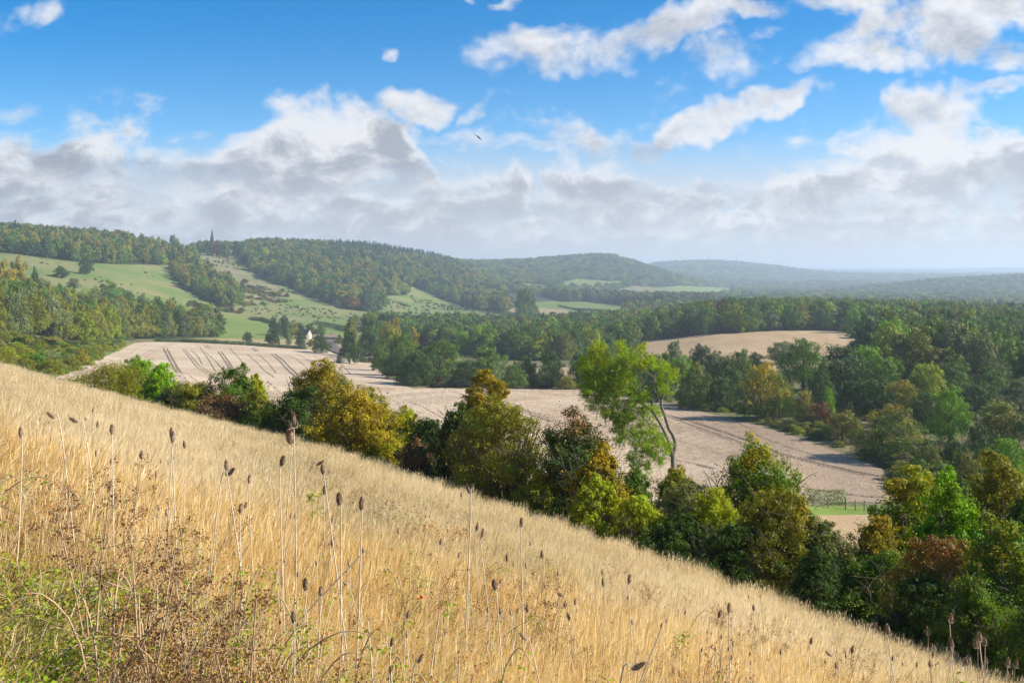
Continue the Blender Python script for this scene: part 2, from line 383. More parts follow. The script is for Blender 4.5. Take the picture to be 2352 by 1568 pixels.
def crown_blobs(rng, w, h, z0, n=16, taper=0.5, rmin=.2, rmax=.34, lean=0.0, sub=4):
    """boughs filling an irregular crown of width w, height h standing on z0; every bough splits into smaller sprays"""
    out = [(0, 0, z0 + h * .45, w * .25, w * .25, h * .30)]
    ph = rng.uniform(0, 6.28, 4)
    for i in range(n):
        t = (i + rng.rand()) / n
        z = z0 + h * (0.10 + 0.78 * t)
        prof = math.sin(math.pi * min(1, (0.18 + 0.78 * t) ** taper)) ** 0.7
        a = i * 2.399 + rng.uniform(-.5, .5)
        irr = 1 + .22 * math.sin(a * 2 + ph[0] + 3 * t) + .16 * math.sin(a * 3 + ph[1] - 5 * t)
        r = w * .5 * prof * (0.50 + .32 * rng.rand()) * irr
        s = w * rng.uniform(rmin, rmax) * (0.55 + .45 * prof)
        c = np.array((math.cos(a) * r + lean * t * w, math.sin(a) * r, z + .06 * h * math.sin(a + ph[2])))
        asp = min(1.2, max(.6, h / w * .7)) * rng.uniform(.65, 1.0)
        out.append((*c, s * .82, s * .82, s * asp * .82))
        for k in range(sub):
            d = rng.normal(size=3); d[2] = d[2] * .7 + .25; d /= np.linalg.norm(d)
            d[:2] += .5 * np.array((math.cos(a), math.sin(a))); q = s * rng.uniform(.30, .52)
            out.append((*(c + d * s * np.array((.85, .85, asp * .85))), q, q, q * rng.uniform(.6, .9)))
    return out

# ------------------------------------------------------------------ materials
def new_mat(name):
    m = bpy.data.materials.new(name); m.use_nodes = True
    t = NT(m.node_tree)
    for n in list(t.n): t.n.remove(n)
    return m, t
def finish(t, shader, disp=None):
    o = t.new('ShaderNodeOutputMaterial'); t.l.new(shader, o.inputs[0])
def princ(t, col, rough=0.8, spec=0.2, bump=None, bstr=0.3, bdist=0.05):
    p = t.new('ShaderNodeBsdfPrincipled')
    t.put(p.inputs['Base Color'], col); t.put(p.inputs['Roughness'], rough)
    p.inputs['Specular IOR Level'].default_value = spec
    if bump is not None:
        b = t.new('ShaderNodeBump'); t.put(b.inputs['Height'], bump); b.inputs['Strength'].default_value = bstr; b.inputs['Distance'].default_value = bdist
        t.l.new(b.outputs[0], p.inputs['Normal'])
    return p.outputs[0]
def thin(t, col, tr=0.35, rough=0.55, spec=0.25, tint=(1.25, 1.15, .5)):
    p = princ(t, col, rough, spec)
    q = t.new('ShaderNodeBsdfTranslucent'); t.put(q.inputs[0], t.mix(1.0, col, tint, 'MULTIPLY'))
    x = t.new('ShaderNodeMixShader'); t.put(x.inputs[0], tr); t.l.new(p, x.inputs[1]); t.l.new(q.outputs[0], x.inputs[2])
    return x.outputs[0]
def leaf_mat(name, autumn=(0.36, 0.28, 0.018), tr=0.16, nscale=0.35):
    """object colour = leaf colour, object alpha = share of turned leaves"""
    m, t = new_mat(name)
    oi = t.new('ShaderNodeObjectInfo')
    ti = t.new('ShaderNodeAttribute', attribute_name='tint', attribute_type='INSTANCER')
    ai = t.new('ShaderNodeAttribute', attribute_name='aut', attribute_type='INSTANCER')
    has = t.m('GREATER_THAN', ti.outputs['Fac'], 0.0001)
    col = t.mix(has, oi.outputs['Color'], ti.outputs['Color'])
    r = t.attr('rnd'); lob = t.attr('lob'); hg = t.attr('hgt')
    bri = t.m('ADD', t.m('MULTIPLY', r, 0.55), t.m('MULTIPLY', lob, 0.5))
    bri = t.m('ADD', bri, t.m('MULTIPLY', oi.outputs['Random'], 0.35))
    bri = t.m('ADD', bri, 0.38)
    g = t.new('ShaderNodeVectorMath', operation='SCALE'); t.put(g.inputs[0], col); t.put(g.inputs['Scale'], bri)
    hs = t.new('ShaderNodeHueSaturation'); t.put(hs.inputs['Color'], g.outputs[0])
    t.put(hs.inputs['Hue'], t.m('ADD', 0.472, t.m('ADD', t.m('MULTIPLY', lob, 0.034), t.m('MULTIPLY', r, 0.022))))
    hs.inputs['Saturation'].default_value = 1.06
    a = t.m('ADD', t.m('MULTIPLY', oi.outputs['Alpha'], t.m('SUBTRACT', 1.0, has)), t.m('MULTIPLY', ai.outputs['Fac'], has))
    n = t.noise(t.pos(), nscale, 2, 0.5)
    f = t.m('ADD', t.m('ADD', t.m('MULTIPLY', n, 0.9), t.m('MULTIPLY', hg, 0.55)), t.m('ADD', t.m('MULTIPLY', r, 0.25), t.m('MULTIPLY', lob, 0.25)))
    th = t.m('SUBTRACT', 1.55, t.m('MULTIPLY', a, 1.15))
    f = t.rng(f, th, t.m('ADD', th, 0.22))
    au = t.new('ShaderNodeVectorMath', operation='SCALE'); t.put(au.inputs[0], autumn); t.put(au.inputs['Scale'], t.m('ADD', 0.5, t.m('MULTIPLY', r, 0.7)))
    c = t.mix(f, hs.outputs[0], au.outputs[0])
    finish(t, thin(t, c, tr))
    return m
M = {}
M['leaf'] = leaf_mat('foliage')
M['leaf_gold'] = leaf_mat('foliage_gold', (0.50, 0.38, 0.012))
M['leaf_rust'] = leaf_mat('foliage_rust', (0.28, 0.12, 0.02))
M['leaf_near'] = leaf_mat('foliage_near', (0.46, 0.34, 0.012), 0.38, 0.8)
def simple(name, col, rough=.85, var=.4, scale=3.0, spec=.15, bump=.3):
    m, t = new_mat(name)
    n = t.noise(t.new('ShaderNodeTexCoord').outputs['Object'], scale, 5, .6)
    c = t.mix(n, tuple(x * (1 - var) for x in col), tuple(min(1, x * (1 + var)) for x in col))
    finish(t, princ(t, c, rough, spec, n, bump)); return m
M['bark'] = simple('bark', (.10, .085, .065), .9, .5, 6)
M['ash_bark'] = simple('ash_bark', (.17, .145, .11), .85, .45, 8)
M['twig'] = simple('twig', (.12, .095, .065), .85, .4, 6)
M['wood_post'] = simple('post_wood', (.22, .18, .14), .9, .4, 12)
M['stone_dark'] = simple('spire_stone', (.035, .035, .04), .85, .3, 2)
M['render_white'] = simple('house_render', (.42, .38, .31), .8, .12, 2)
M['roof_tile'] = simple('roof_tile', (.16, .11, .09), .8, .35, 4)
M['glass_dark'] = simple('window_glass', (.03, .035, .045), .1, .1, 1, .5, 0)
M['metal'] = simple('mast_metal', (.28, .29, .30), .5, .1, 1)
M['ballast'] = simple('ballast', (.16, .125, .10), .95, .4, .8)
M['rail'] = simple('rail_steel', (.14, .10, .08), .5, .3, 3)
M['bird'] = simple('feather', (.05, .05, .05), .7, .2, 3)

def mat_ground(name, c1, c2, c3, s1=.04, s2=.6, bump=.5, thr=(.42, .62), fine=6.0, bd=.3, stretch=(1, 1, 1), rot=0.0):
    m, t = new_mat(name)
    p = t.mapping(t.pos(), stretch, (0, 0, rot))
    a = t.noise(p, s1, 4, .6); b = t.noise(p, s2, 5, .65); c = t.noise(t.pos(), fine, 3, .7)
    col = t.mix(t.rng(a, *thr), c1, c2)
    col = t.mix(t.m('MULTIPLY', t.rng(b, .5, .68), .8), col, c3)
    k = t.m('ADD', .72, t.m('MULTIPLY', c, .56))
    g = t.new('ShaderNodeVectorMath', operation='SCALE'); t.put(g.inputs[0], col); t.put(g.inputs['Scale'], k)
    h = t.m('ADD', b, t.m('MULTIPLY', c, .4))
    finish(t, princ(t, g.outputs[0], .92, .1, h, bump, bd)); return m
M['meadow'] = mat_ground('meadow_soil', (.19, .14, .07), (.15, .12, .055), (.12, .11, .04), .15, 1.5)
M['rough'] = mat_ground('rough_grass', (.17, .145, .07), (.11, .125, .045), (.20, .16, .09), .03, .25, .8)
M['pasture'] = mat_ground('pasture_grass', (.122, .170, .040), (.205, .190, .075), (.10, .145, .036), .012, .09, .5, (.40, .62), 1.2, .6)
M['green'] = mat_ground('green_grass', (.125, .18, .035), (.155, .19, .045), (.19, .19, .06), .006, .05, .3, (.4, .6), 1.0, .4)
M['heath'] = mat_ground('heath', (.215, .19, .10), (.15, .16, .06), (.13, .095, .06), .022, .09, .8, (.4, .6), .8, .8)
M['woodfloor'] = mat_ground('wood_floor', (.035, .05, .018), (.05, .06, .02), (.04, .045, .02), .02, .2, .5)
M['drygrass'] = mat_ground('dry_grass', (.34, .26, .13), (.26, .22, .10), (.22, .17, .09), .05, .4, .5)
M['bright'] = mat_ground('bright_grass', (.13, .20, .03), (.18, .21, .05), (.2, .25, .07), .2, 1.0, .3)
M['upland'] = mat_ground('upland_stubble', (.36, .24, .13), (.41, .285, .16), (.30, .21, .10), .02, .12, .3, (.4, .6), 1.5, .3, (1, .22, 1), .5)

def mat_stubble():
    m, t = new_mat('stubble')
    p = t.pos()
    sp = t.mapping(p, (.5, .5, .5), (0, 0, rad(38)))
    wv = t.new('ShaderNodeTexWave', wave_type='BANDS', bands_direction='X')
    t.put(wv.inputs['Vector'], t.mapping(p, (1, 1, 0), (0, 0, rad(30))))
    wv.inputs['Scale'].default_value = .10; wv.inputs['Distortion'].default_value = 3.0; wv.inputs['Detail'].default_value = 3.0; wv.inputs['Detail Scale'].default_value = .6
    lines = t.rng(wv.outputs['Fac'], .80, .97)
    n1 = t.noise(p, .03, 4, .6); n2 = t.noise(t.mapping(p, (1, .45, 1), (0, 0, rad(35))), .9, 4, .7); n3 = t.noise(p, 5.0, 3, .75)
    col = t.mix(t.rng(n1, .35, .65), (.52, .405, .285), (.43, .32, .215))
    sx_ = t.new('ShaderNodeSeparateXYZ'); t.put(sx_.inputs[0], p)
    col = t.mix(t.m('MULTIPLY', t.rng(sx_.outputs[0], 5, 75), .9), col, (.235, .165, .115))
    col = t.mix(t.m('MULTIPLY', lines, t.rng(n1, .3, .6, .35, .75)), col, (.29, .215, .14))
    col = t.mix(t.m('MULTIPLY', t.rng(n2, .5, .66), .45), col, (.30, .22, .16))
    k = t.m('ADD', .60, t.m('MULTIPLY', n3, .80))
    g = t.new('ShaderNodeVectorMath', operation='SCALE'); t.put(g.inputs[0], col); t.put(g.inputs['Scale'], k)
    finish(t, princ(t, g.outputs[0], .95, .05, t.m('ADD', n3, n2), .9, .12)); return m
M['stubble'] = mat_stubble()
M['track'] = mat_ground('wheel_track', (.21, .16, .115), (.17, .125, .085), (.26, .20, .14), .2, 1.2, .5)

def straw_mat(name, stops, tr=.3, wn=.12):
    m, t = new_mat(name)
    r = t.attr('rnd')
    n = t.noise(t.pos(), wn, 3, .6); n2 = t.noise(t.pos(), wn * 7, 2, .6)
    f = t.m('ADD', t.m('MULTIPLY', r, .75), t.m('ADD', t.m('MULTIPLY', t.m('SUBTRACT', n, .5), 1.5), t.m('MULTIPLY', t.m('SUBTRACT', n2, .5), .45)), clamp=False)
    f = t.m('ADD', f, .08, clamp=True)
    cr = t.new('ShaderNodeValToRGB'); e = cr.color_ramp.elements
    for i, (p, c) in enumerate(stops):
        el = e[i] if i < 2 else e.new(p)
        el.position = p; el.color = (*c, 1)
    t.put(cr.inputs[0], f)
    finish(t, thin(t, cr.outputs[0], tr, .6, .2, (1.1, 1.0, .75))); return m
M['straw'] = straw_mat('straw', [(0, (.88, .73, .44)), (.28, (.80, .60, .28)), (.48, (.68, .44, .13)), (.68, (.50, .27, .06)), (.85, (.36, .28, .05)), (1.0, (.30, .13, .04))], .45)
M['straw_far'] = straw_mat('straw_far', [(0, (.86, .74, .52)), (.35, (.80, .66, .42)), (.62, (.66, .52, .30)), (.82, (.48, .38, .18)), (1.0, (.32, .23, .10))], .5)
M['verge'] = straw_mat('verge_grass', [(0, (.30, .24, .11)), (.35, (.17, .16, .05)), (.7, (.09, .12, .03)), (1.0, (.14, .08, .04))], .3)
def weed_mat(name, stops):
    return straw_mat(name, stops, .4, .8)
M['w_green'] = weed_mat('bramble_leaf_green', [(0, (.16, .28, .02)), (.5, (.30, .40, .02)), (.85, (.42, .40, .03)), (1, (.36, .15, .02))])
M['w_dark'] = weed_mat('bramble_leaf_dark', [(0, (.08, .16, .02)), (.5, (.14, .22, .025)), (.85, (.16, .17, .03)), (1, (.25, .1, .03))])
M['w_rust'] = weed_mat('bramble_leaf_rust', [(0, (.66, .38, .10)), (.4, (.50, .22, .05)), (.8, (.64, .28, .04)), (1, (.58, .44, .08))])
M['w_brown'] = weed_mat('dry_seed_brown', [(0, (.30, .15, .06)), (.5, (.16, .08, .04)), (1, (.42, .22, .08))])
M['w_yellow'] = weed_mat('yellow_leaf', [(0, (.5, .40, .03)), (.5, (.45, .30, .03)), (1, (.28, .30, .04))])
M['t_stem'] = simple('teasel_stem', (.62, .51, .36), .7, .3, 9)
M['t_stem_dark'] = simple('teasel_stem_dark', (.40, .28, .16), .7, .3, 9)
M['t_head'] = simple('teasel_head', (.23, .15, .10), .8, .45, 60)
M['t_head_pale'] = simple('teasel_head_pale', (.38, .26, .18), .8, .45, 60)
M['hip'] = simple('rose_hip', (.5, .02, .015), .3, .1, 3, .4, 0)

# ------------------------------------------------------------------ ground sheets
stubble_poly = [(310, 787), (340, 785), (450, 787), (600, 795), (700, 801), (760, 803), (800, 812), (850, 832), (880, 855), (925, 882), (945, 892), (1340, 896), (1450, 915), (1550, 931), (1650, 954), (1750, 978), (1850, 1010), (1960, 1052), (2070, 1094),
                (2075, 1152), (1870, 1152), (1870, 1135), (1700, 1262), (1000, 1262), (150, 1060), (125, 868), (200, 838)]
track_poly = [(292, 786), (310, 787), (200, 838), (125, 868), (100, 866), (180, 836), (250, 805)]
dry_poly = [(498, 777), (560, 778), (790, 781), (795, 802), (760, 803), (700, 801), (600, 795), (505, 789)]
upland_poly = [(1479, 784), (1605, 769), (1787, 760), (1912, 759), (2030, 777), (1990, 800), (1900, 850), (1600, 850), (1430, 832)]
small_poly = [(1190, 834), (1345, 832), (1350, 884), (1190, 890)]
tan_poly = [(1160, 712), (1180, 706), (1241, 699), (1285, 703), (1310, 709), (1303, 721), (1200, 722)]
heath_poly = [(440, 572), (480, 576), (567, 583), (562, 610), (600, 640), (660, 668), (640, 690), (560, 690), (532, 664), (490, 641), (448, 622)]
meadow_green = [(500, 715), (560, 722), (680, 735), (760, 745), (800, 765), (790, 781), (505, 778), (490, 750)]
far_green = [(1440, 682), (1480, 664), (1560, 656), (1690, 662), (1680, 676), (1620, 690), (1500, 692)]
far_tan = [(1400, 668), (1460, 656), (1530, 662), (1550, 674), (1500, 688), (1410, 684)]
green_strip = [(1800, 1163), (2060, 1160), (2060, 1180), (1800, 1184)]
woodfloor_polys = []
W = {}
W['upper'] = [(-60, 576), (0, 580), (70, 588), (140, 597), (218, 605), (308, 608), (400, 609), (448, 609), (455, 590), (432, 568), (360, 556), (250, 300), (-60, 300)]
W['church'] = [(385, 565), (443, 569), (479, 576), (567, 582), (700, 600), (700, 300), (385, 300)]
W['strip'] = [(392, 628), (425, 665), (465, 685), (500, 704), (530, 707), (550, 690), (536, 666), (495, 642), (455, 618), (425, 607)]
W['main'] = [(567, 584), (560, 610), (600, 636), (668, 664), (744, 694), (803, 711), (861, 718), (881, 711), (872, 680), (934, 678), (941, 655), (985, 672), (1055, 700), (1111, 714), (1153, 721), (1168, 711), (1163, 690), (1108, 655), (1080, 640), (1080, 300), (567, 300)]
W['band'] = [(1142, 645), (1200, 664), (1250, 680), (1300, 694), (1350, 692), (1465, 706), (1510, 712), (1640, 706), (1640, 690), (1450, 676), (1330, 668), (1230, 655), (1142, 640)]
W['left'] = [(-80, 700), (-80, 765), (0, 767), (90, 771), (180, 786), (230, 788), (310, 779), (430, 777), (505, 774), (500, 752), (410, 742), (330, 736), (200, 722), (100, 700)]
W['middle'] = [(800, 762), (880, 765), (940, 790), (1060, 814), (1227, 829), (1325, 828), (1409, 808), (1479, 783), (1605, 768), (1787, 759), (1912, 758), (2030, 777), (1990, 800), (2000, 850), (2060, 905), (2600, 915), (2600, 300), (1600, 300), (1200, 728), (1000, 742), (860, 750)]

def zone(u, Y, v):
    """zone index of ground points"""
    z = np.zeros(u.shape, int)                      # 0 rough ground
    far = Y > 700
    z[far] = 2                                      # pasture
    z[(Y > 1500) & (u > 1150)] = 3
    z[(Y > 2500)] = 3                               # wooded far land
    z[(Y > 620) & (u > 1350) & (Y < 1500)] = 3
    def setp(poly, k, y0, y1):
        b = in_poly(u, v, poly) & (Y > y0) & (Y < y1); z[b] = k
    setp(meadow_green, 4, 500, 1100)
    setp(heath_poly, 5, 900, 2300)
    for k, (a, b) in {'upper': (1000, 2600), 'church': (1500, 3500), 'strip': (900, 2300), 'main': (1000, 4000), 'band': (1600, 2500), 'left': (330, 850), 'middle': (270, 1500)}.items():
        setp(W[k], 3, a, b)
    setp(dry_poly, 6, 450, 1100)
    setp(stubble_poly, 7, 115, 900)
    setp(track_poly, 8, 200, 800)
    setp(upland_poly, 9, 380, 900)
    setp(small_poly, 6, 330, 520)
    setp(tan_poly, 6, 1200, 2600)
    setp([(1180, 700), (1290, 688), (1480, 706), (1340, 722), (1300, 712)], 4, 1300, 2600)
    setp(far_green, 4, 2500, 5000); setp(far_tan, 5, 2500, 5000)
    for pl, k in far_pastures: setp(pl, k, 2500, 6000)
    setp([(1780, 1184), (2080, 1180), (2080, 1290), (1780, 1290)], 9, 85, 200)
    setp(green_strip, 11, 100, 200)
    z[Y < edge(u) * 1.02] = 1
    return z
far_pastures = [([(1280, 650), (1325, 640), (1395, 645), (1440, 646), (1430, 656), (1385, 662), (1300, 664)], 4),
                ([(1195, 648), (1250, 655), (1300, 672), (1285, 682), (1200, 662)], 2),
                ([(1330, 672), (1380, 668), (1400, 684), (1380, 692)], 2)]

# grid: fine inside the view, coarse elsewhere
th_in = np.arctan((np.linspace(-60, 2412, 1500) - U0) / F)
th_l = np.linspace(-math.pi, th_in[0], 120)[:-1]; th_r = np.linspace(th_in[-1], math.pi, 120)[1:]
TH = np.concatenate([th_l, th_in, th_r])
RR = np.concatenate([[0.3], np.geomspace(0.8, 100, 170)[:-1], np.geomspace(100, 900, 520)[:-1], np.geomspace(900, 5000, 300)[:-1], np.geomspace(5000, 42000, 60)])
tg, rg = np.meshgrid(TH, RR, indexing='ij')
thc = np.clip(tg, -0.9, 0.9)
# make rows of constant depth inside the view
rfac = 1.0 / np.cos(np.clip(tg, -0.6, 0.6))
gx = np.sin(tg) * rg * rfac; gy = np.cos(tg) * rg * rfac
gz = terr(gx, gy)
gu, gY = to_uy(gx, gy)
nI, nJ = gx.shape
VV = np.stack([gx, gy, gz], -1).reshape(-1, 3)
ii, jj = np.meshgrid(np.arange(nI - 1), np.arange(nJ - 1), indexing='ij')
q = (ii * nJ + jj).ravel()
FF = np.stack([q, q + nJ, q + nJ + 1, q + 1], 1)[:, ::-1]
cu = gu.ravel()[FF].mean(1); cY = gY.ravel()[FF].mean(1)
cxy = VV[FF].mean(1)
cv = VH - F * cxy[:, 2] / np.maximum(cY, .1)
okv = np.abs(np.arctan2(cxy[:, 0], cxy[:, 1])) < 0.75
zn = zone(cu, cY, cv)
zn[~okv & (zn > 3)] = 2
ZN = {0: ('ground', 'rough'), 1: ('meadow', 'meadow'), 2: ('pasture', 'pasture'), 3: ('wood_floor', 'woodfloor'), 4: ('green_field', 'green'), 5: ('heath', 'heath'), 6: ('dry_grass_field', 'drygrass'),
      7: ('stubble_field', 'stubble'), 8: ('field_track', 'pasture'), 9: ('upland_stubble_field', 'upland'), 10: ('tan_field', 'drygrass'), 11: ('mown_strip', 'bright')}
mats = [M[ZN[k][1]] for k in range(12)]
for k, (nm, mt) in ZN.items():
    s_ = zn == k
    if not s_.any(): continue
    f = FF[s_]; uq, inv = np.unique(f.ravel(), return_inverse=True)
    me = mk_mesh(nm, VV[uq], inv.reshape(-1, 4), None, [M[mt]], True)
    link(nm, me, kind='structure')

# tramlines worn into the stubble, following the ground
def zoomA(x, y): return (188.2 + x * .36, 752.6 + y * .36)
def zoomB(x, y): return (940.8 + x * .36, 752.6 + y * .36)
def zoomC(x, y): return (1599.4 + x * .4603, 846.7 + y * .4603)
tl = []
def TL(zf, pts, wd, y0=120, y1=860): tl.append(([zf(*p) for p in pts], wd * (.58 if zf is zoomA else .55), y0, y1))
TL(zoomA, [(520, 130), (548, 185), (590, 262), (640, 335), (688, 375), (720, 400)], .9)
TL(zoomA, [(542, 130), (572, 185), (612, 258), (662, 330), (710, 370)], .9)
TL(zoomA, [(868, 152), (905, 200), (940, 252), (985, 298)], .8)
TL(zoomA, [(886, 150), (925, 198), (958, 250), (1003, 296)], .8)
TL(zoomA, [(1205, 165), (1255, 205), (1310, 268), (1375, 322)], .8)
TL(zoomA, [(1228, 165), (1280, 205), (1335, 262), (1395, 312)], .8)
TL(zoomA, [(775, 112), (812, 134)], .5); TL(zoomA, [(795, 112), (832, 134)], .5)
TL(zoomA, [(1083, 130), (1108, 152)], .7); TL(zoomA, [(1100, 130), (1126, 152)], .7)
TL(zoomA, [(1130, 395), (1210, 468)], .8); TL(zoomA, [(1150, 390), (1228, 462)], .8)
for pts in ([(640, 135), (690, 195), (730, 250), (800, 290), (890, 335)], [(655, 135), (705, 190), (750, 245), (820, 285), (900, 325)], [(750, 120), (800, 190), (830, 240), (860, 290)],
            [(690, 140), (740, 180), (770, 240)], [(780, 150), (850, 210), (920, 290)], [(1050, 165), (1110, 215), (1160, 270), (1230, 320)], [(1120, 165), (1180, 215), (1240, 290)], [(1300, 175), (1370, 200), (1440, 260)],
            [(1370, 165), (1450, 210), (1530, 280), (1560, 300)], [(1480, 180), (1560, 220), (1640, 290), (1700, 330)], [(1580, 180), (1660, 240), (1720, 300)], [(600, 270), (680, 300), (740, 350), (790, 385)],
            [(400, 190), (440, 165), (520, 128), (600, 105)], [(380, 180), (430, 150), (500, 122), (590, 100)], [(300, 170), (360, 130), (420, 105)], [(470, 210), (440, 190), (420, 215), (440, 260)], [(540, 300), (570, 350), (600, 380)],
            [(1180, 340), (1250, 400), (1290, 430)], [(1440, 175), (1560, 190), (1700, 230)], [(940, 130), (1000, 190), (1040, 240)]):
    TL(zoomA, pts, .32)
TL(zoomB, [(660, 512), (760, 552), (900, 597), (968, 616)], .5); TL(zoomB, [(670, 503), (770, 540), (905, 583), (975, 603)], .5)
TL(zoomB, [(240, 402), (300, 415), (355, 432)], .5)
TL(zoomB, [(1620, 548), (1800, 602), (2000, 668), (2200, 735), (2352, 795)], .55); TL(zoomB, [(1640, 565), (1800, 622), (2000, 692), (2200, 760), (2352, 825)], .4)
TL(zoomB, [(1400, 782), (1560, 815), (1700, 850), (1850, 875), (1950, 900)], .35); TL(zoomB, [(1640, 700), (1800, 745), (2000, 815)], .2)
TL(zoomB, [(0, 470), (90, 510), (180, 560), (260, 600)], .25); TL(zoomB, [(110, 515), (190, 530), (250, 590)], .25)
TL(zoomC, [(0, 268), (150, 318), (300, 372), (420, 425), (600, 470), (800, 515), (950, 545)], .5); TL(zoomC, [(0, 300), (150, 352), (300, 400), (450, 440), (650, 490), (850, 535)], .3)
TL(zoomC, [(200, 260), (320, 340), (480, 400), (620, 440)], .25); TL(zoomC, [(560, 600), (700, 622), (860, 640), (960, 642)], .4)
TL(zoomC, [(0, 480), (60, 495), (100, 500)], .4)
g = Geo()
for pts, wd, y0, y1 in tl:
    pts = np.array(pts); s_ = np.r_[0, np.cumsum(np.hypot(*np.diff(pts, axis=0).T))]
    n = max(8, int(s_[-1] / 2)); q = np.linspace(0, s_[-1], n)
    if len(pts) > 2:
        # rounded path
        uu = np.interp(q, s_, pts[:, 0]); vv = np.interp(q, s_, pts[:, 1])
        ker = np.ones(5) / 5
        uu = np.convolve(np.pad(uu, 2, mode='edge'), ker, 'valid'); vv = np.convolve(np.pad(vv, 2, mode='edge'), ker, 'valid')
    else:
        uu = np.interp(q, s_, pts[:, 0]); vv = np.interp(q, s_, pts[:, 1])
    W3 = np.array([tuple(ground_at(a, b, y0, y1)[0]) for a, b in zip(uu, vv)])
    d = np.gradient(W3[:, :2], axis=0); d /= np.linalg.norm(d, axis=1)[:, None] + 1e-6
    if np.any(np.linalg.norm(np.diff(W3[:, :2], axis=0), axis=1) > 60): continue
    nn = np.stack([-d[:, 1], d[:, 0]], 1) * wd * .8 * R0.uniform(.7, 1.2, len(W3))[:, None]
    rows = []
    for s1 in (-1, 1):
        xy = W3[:, :2] + nn * s1
        rows.append(np.column_stack([xy, terr(xy[:, 0], xy[:, 1]) + .13]))
    V = np.concatenate(rows); m_ = len(W3)
    g.add(V, [(i, i + 1, m_ + i + 1, m_ + i) for i in range(m_ - 1)])
link('wheel_tracks', g.mesh('wheel_tracks', [M['track']]), kind='structure')

# ------------------------------------------------------------------ scatter by geometry nodes (uncountable growth only)
def scatter(name, pts, rz, scale, idx, protos, label=None, cat=None, mat=None, kind='stuff', tilt=None, tint=None):
    coll = bpy.data.collections.new(name + '_kinds')
    for i, o in enumerate(protos):
        coll.objects.link(o)
    pts = np.asarray(pts, np.float32)
    me = bpy.data.meshes.new(name + '_points'); me.vertices.add(len(pts)); me.vertices.foreach_set('co', pts.ravel())
    rot = np.zeros((len(pts), 3), np.float32); rot[:, 2] = rz
    if tilt is not None: rot[:, :2] = tilt
    a = me.attributes.new('rotv', 'FLOAT_VECTOR', 'POINT'); a.data.foreach_set('vector', rot.ravel())
    sc = np.asarray(scale, np.float32)
    if sc.ndim == 1: sc = np.repeat(sc[:, None], 3, 1)
    a = me.attributes.new('scl', 'FLOAT_VECTOR', 'POINT'); a.data.foreach_set('vector', sc.ravel())
    a = me.attributes.new('kin', 'INT', 'POINT'); a.data.foreach_set('value', np.asarray(idx, np.int32))
    if tint is not None:
        tint = np.asarray(tint, np.float32)
        a = me.attributes.new('tint', 'FLOAT_VECTOR', 'POINT'); a.data.foreach_set('vector', tint[:, :3].ravel().copy())
        a = me.attributes.new('aut', 'FLOAT', 'POINT'); a.data.foreach_set('value', tint[:, 3].copy())
    o = link(name, me, label=label, cat=cat, kind=kind)
    ng = bpy.data.node_groups.new(name + '_scatter', 'GeometryNodeTree')
    ng.interface.new_socket('Geometry', in_out='INPUT', socket_type='NodeSocketGeometry')
    ng.interface.new_socket('Geometry', in_out='OUTPUT', socket_type='NodeSocketGeometry')
    n = ng.nodes; l = ng.links
    gi = n.new('NodeGroupInput'); go = n.new('NodeGroupOutput')
    ci = n.new('GeometryNodeCollectionInfo'); ci.inputs['Collection'].default_value = coll
    ci.inputs['Separate Children'].default_value = True; ci.inputs['Reset Children'].default_value = True
    ip = n.new('GeometryNodeInstanceOnPoints'); ip.inputs['Pick Instance'].default_value = True
    def na(nm, ty):
        k = n.new('GeometryNodeInputNamedAttribute'); k.data_type = ty; k.inputs['Name'].default_value = nm
        return k.outputs['Attribute']
    l.new(gi.outputs[0], ip.inputs['Points']); l.new(ci.outputs[0], ip.inputs['Instance'])
    l.new(na('kin', 'INT'), ip.inputs['Instance Index'])
    l.new(na('rotv', 'FLOAT_VECTOR'), ip.inputs['Rotation']); l.new(na('scl', 'FLOAT_VECTOR'), ip.inputs['Scale'])
    l.new(ip.outputs[0], go.inputs[0])
    md = o.modifiers.new('scatter', 'NODES'); md.node_group = ng
    return o
def proto(name, me, color=None):
    o = bpy.data.objects.new(name, me)
    if color: o.color = color
    return o

# ------------------------------------------------------------------ trees
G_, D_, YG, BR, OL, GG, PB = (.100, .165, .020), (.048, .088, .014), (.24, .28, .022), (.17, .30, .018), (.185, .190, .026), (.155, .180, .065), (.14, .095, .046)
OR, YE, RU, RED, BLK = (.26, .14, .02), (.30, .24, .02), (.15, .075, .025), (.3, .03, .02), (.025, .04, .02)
def trunk_mesh(name, seed, h, w, z0):
    """tapered trunk with limbs for a unit tree: crown base z0, height h, width w"""
    r = np.random.RandomState(seed); g = Geo()
    g.tube([(0, 0, -.6), (0, 0, .2 * h), (r.uniform(-.03, .03) * w, 0, .45 * h), (r.uniform(-.05, .05) * w, 0, .8 * h)], [.038 * h, .026 * h, .018 * h, .006 * h], 7)
    for i in range(7):
        a = i * 2.4 + r.uniform(-.3, .3); z = h * r.uniform(.22, .55); L = w * r.uniform(.28, .42)
        dx, dy = math.cos(a) * L, math.sin(a) * L
        g.tube([(0, 0, z), (dx * .4, dy * .4, z + L * .35), (dx, dy, z + L * r.uniform(.6, 1.1))], [.012 * h, .008 * h, .003 * h], 5)
    return g.mesh(name, [M['bark']])
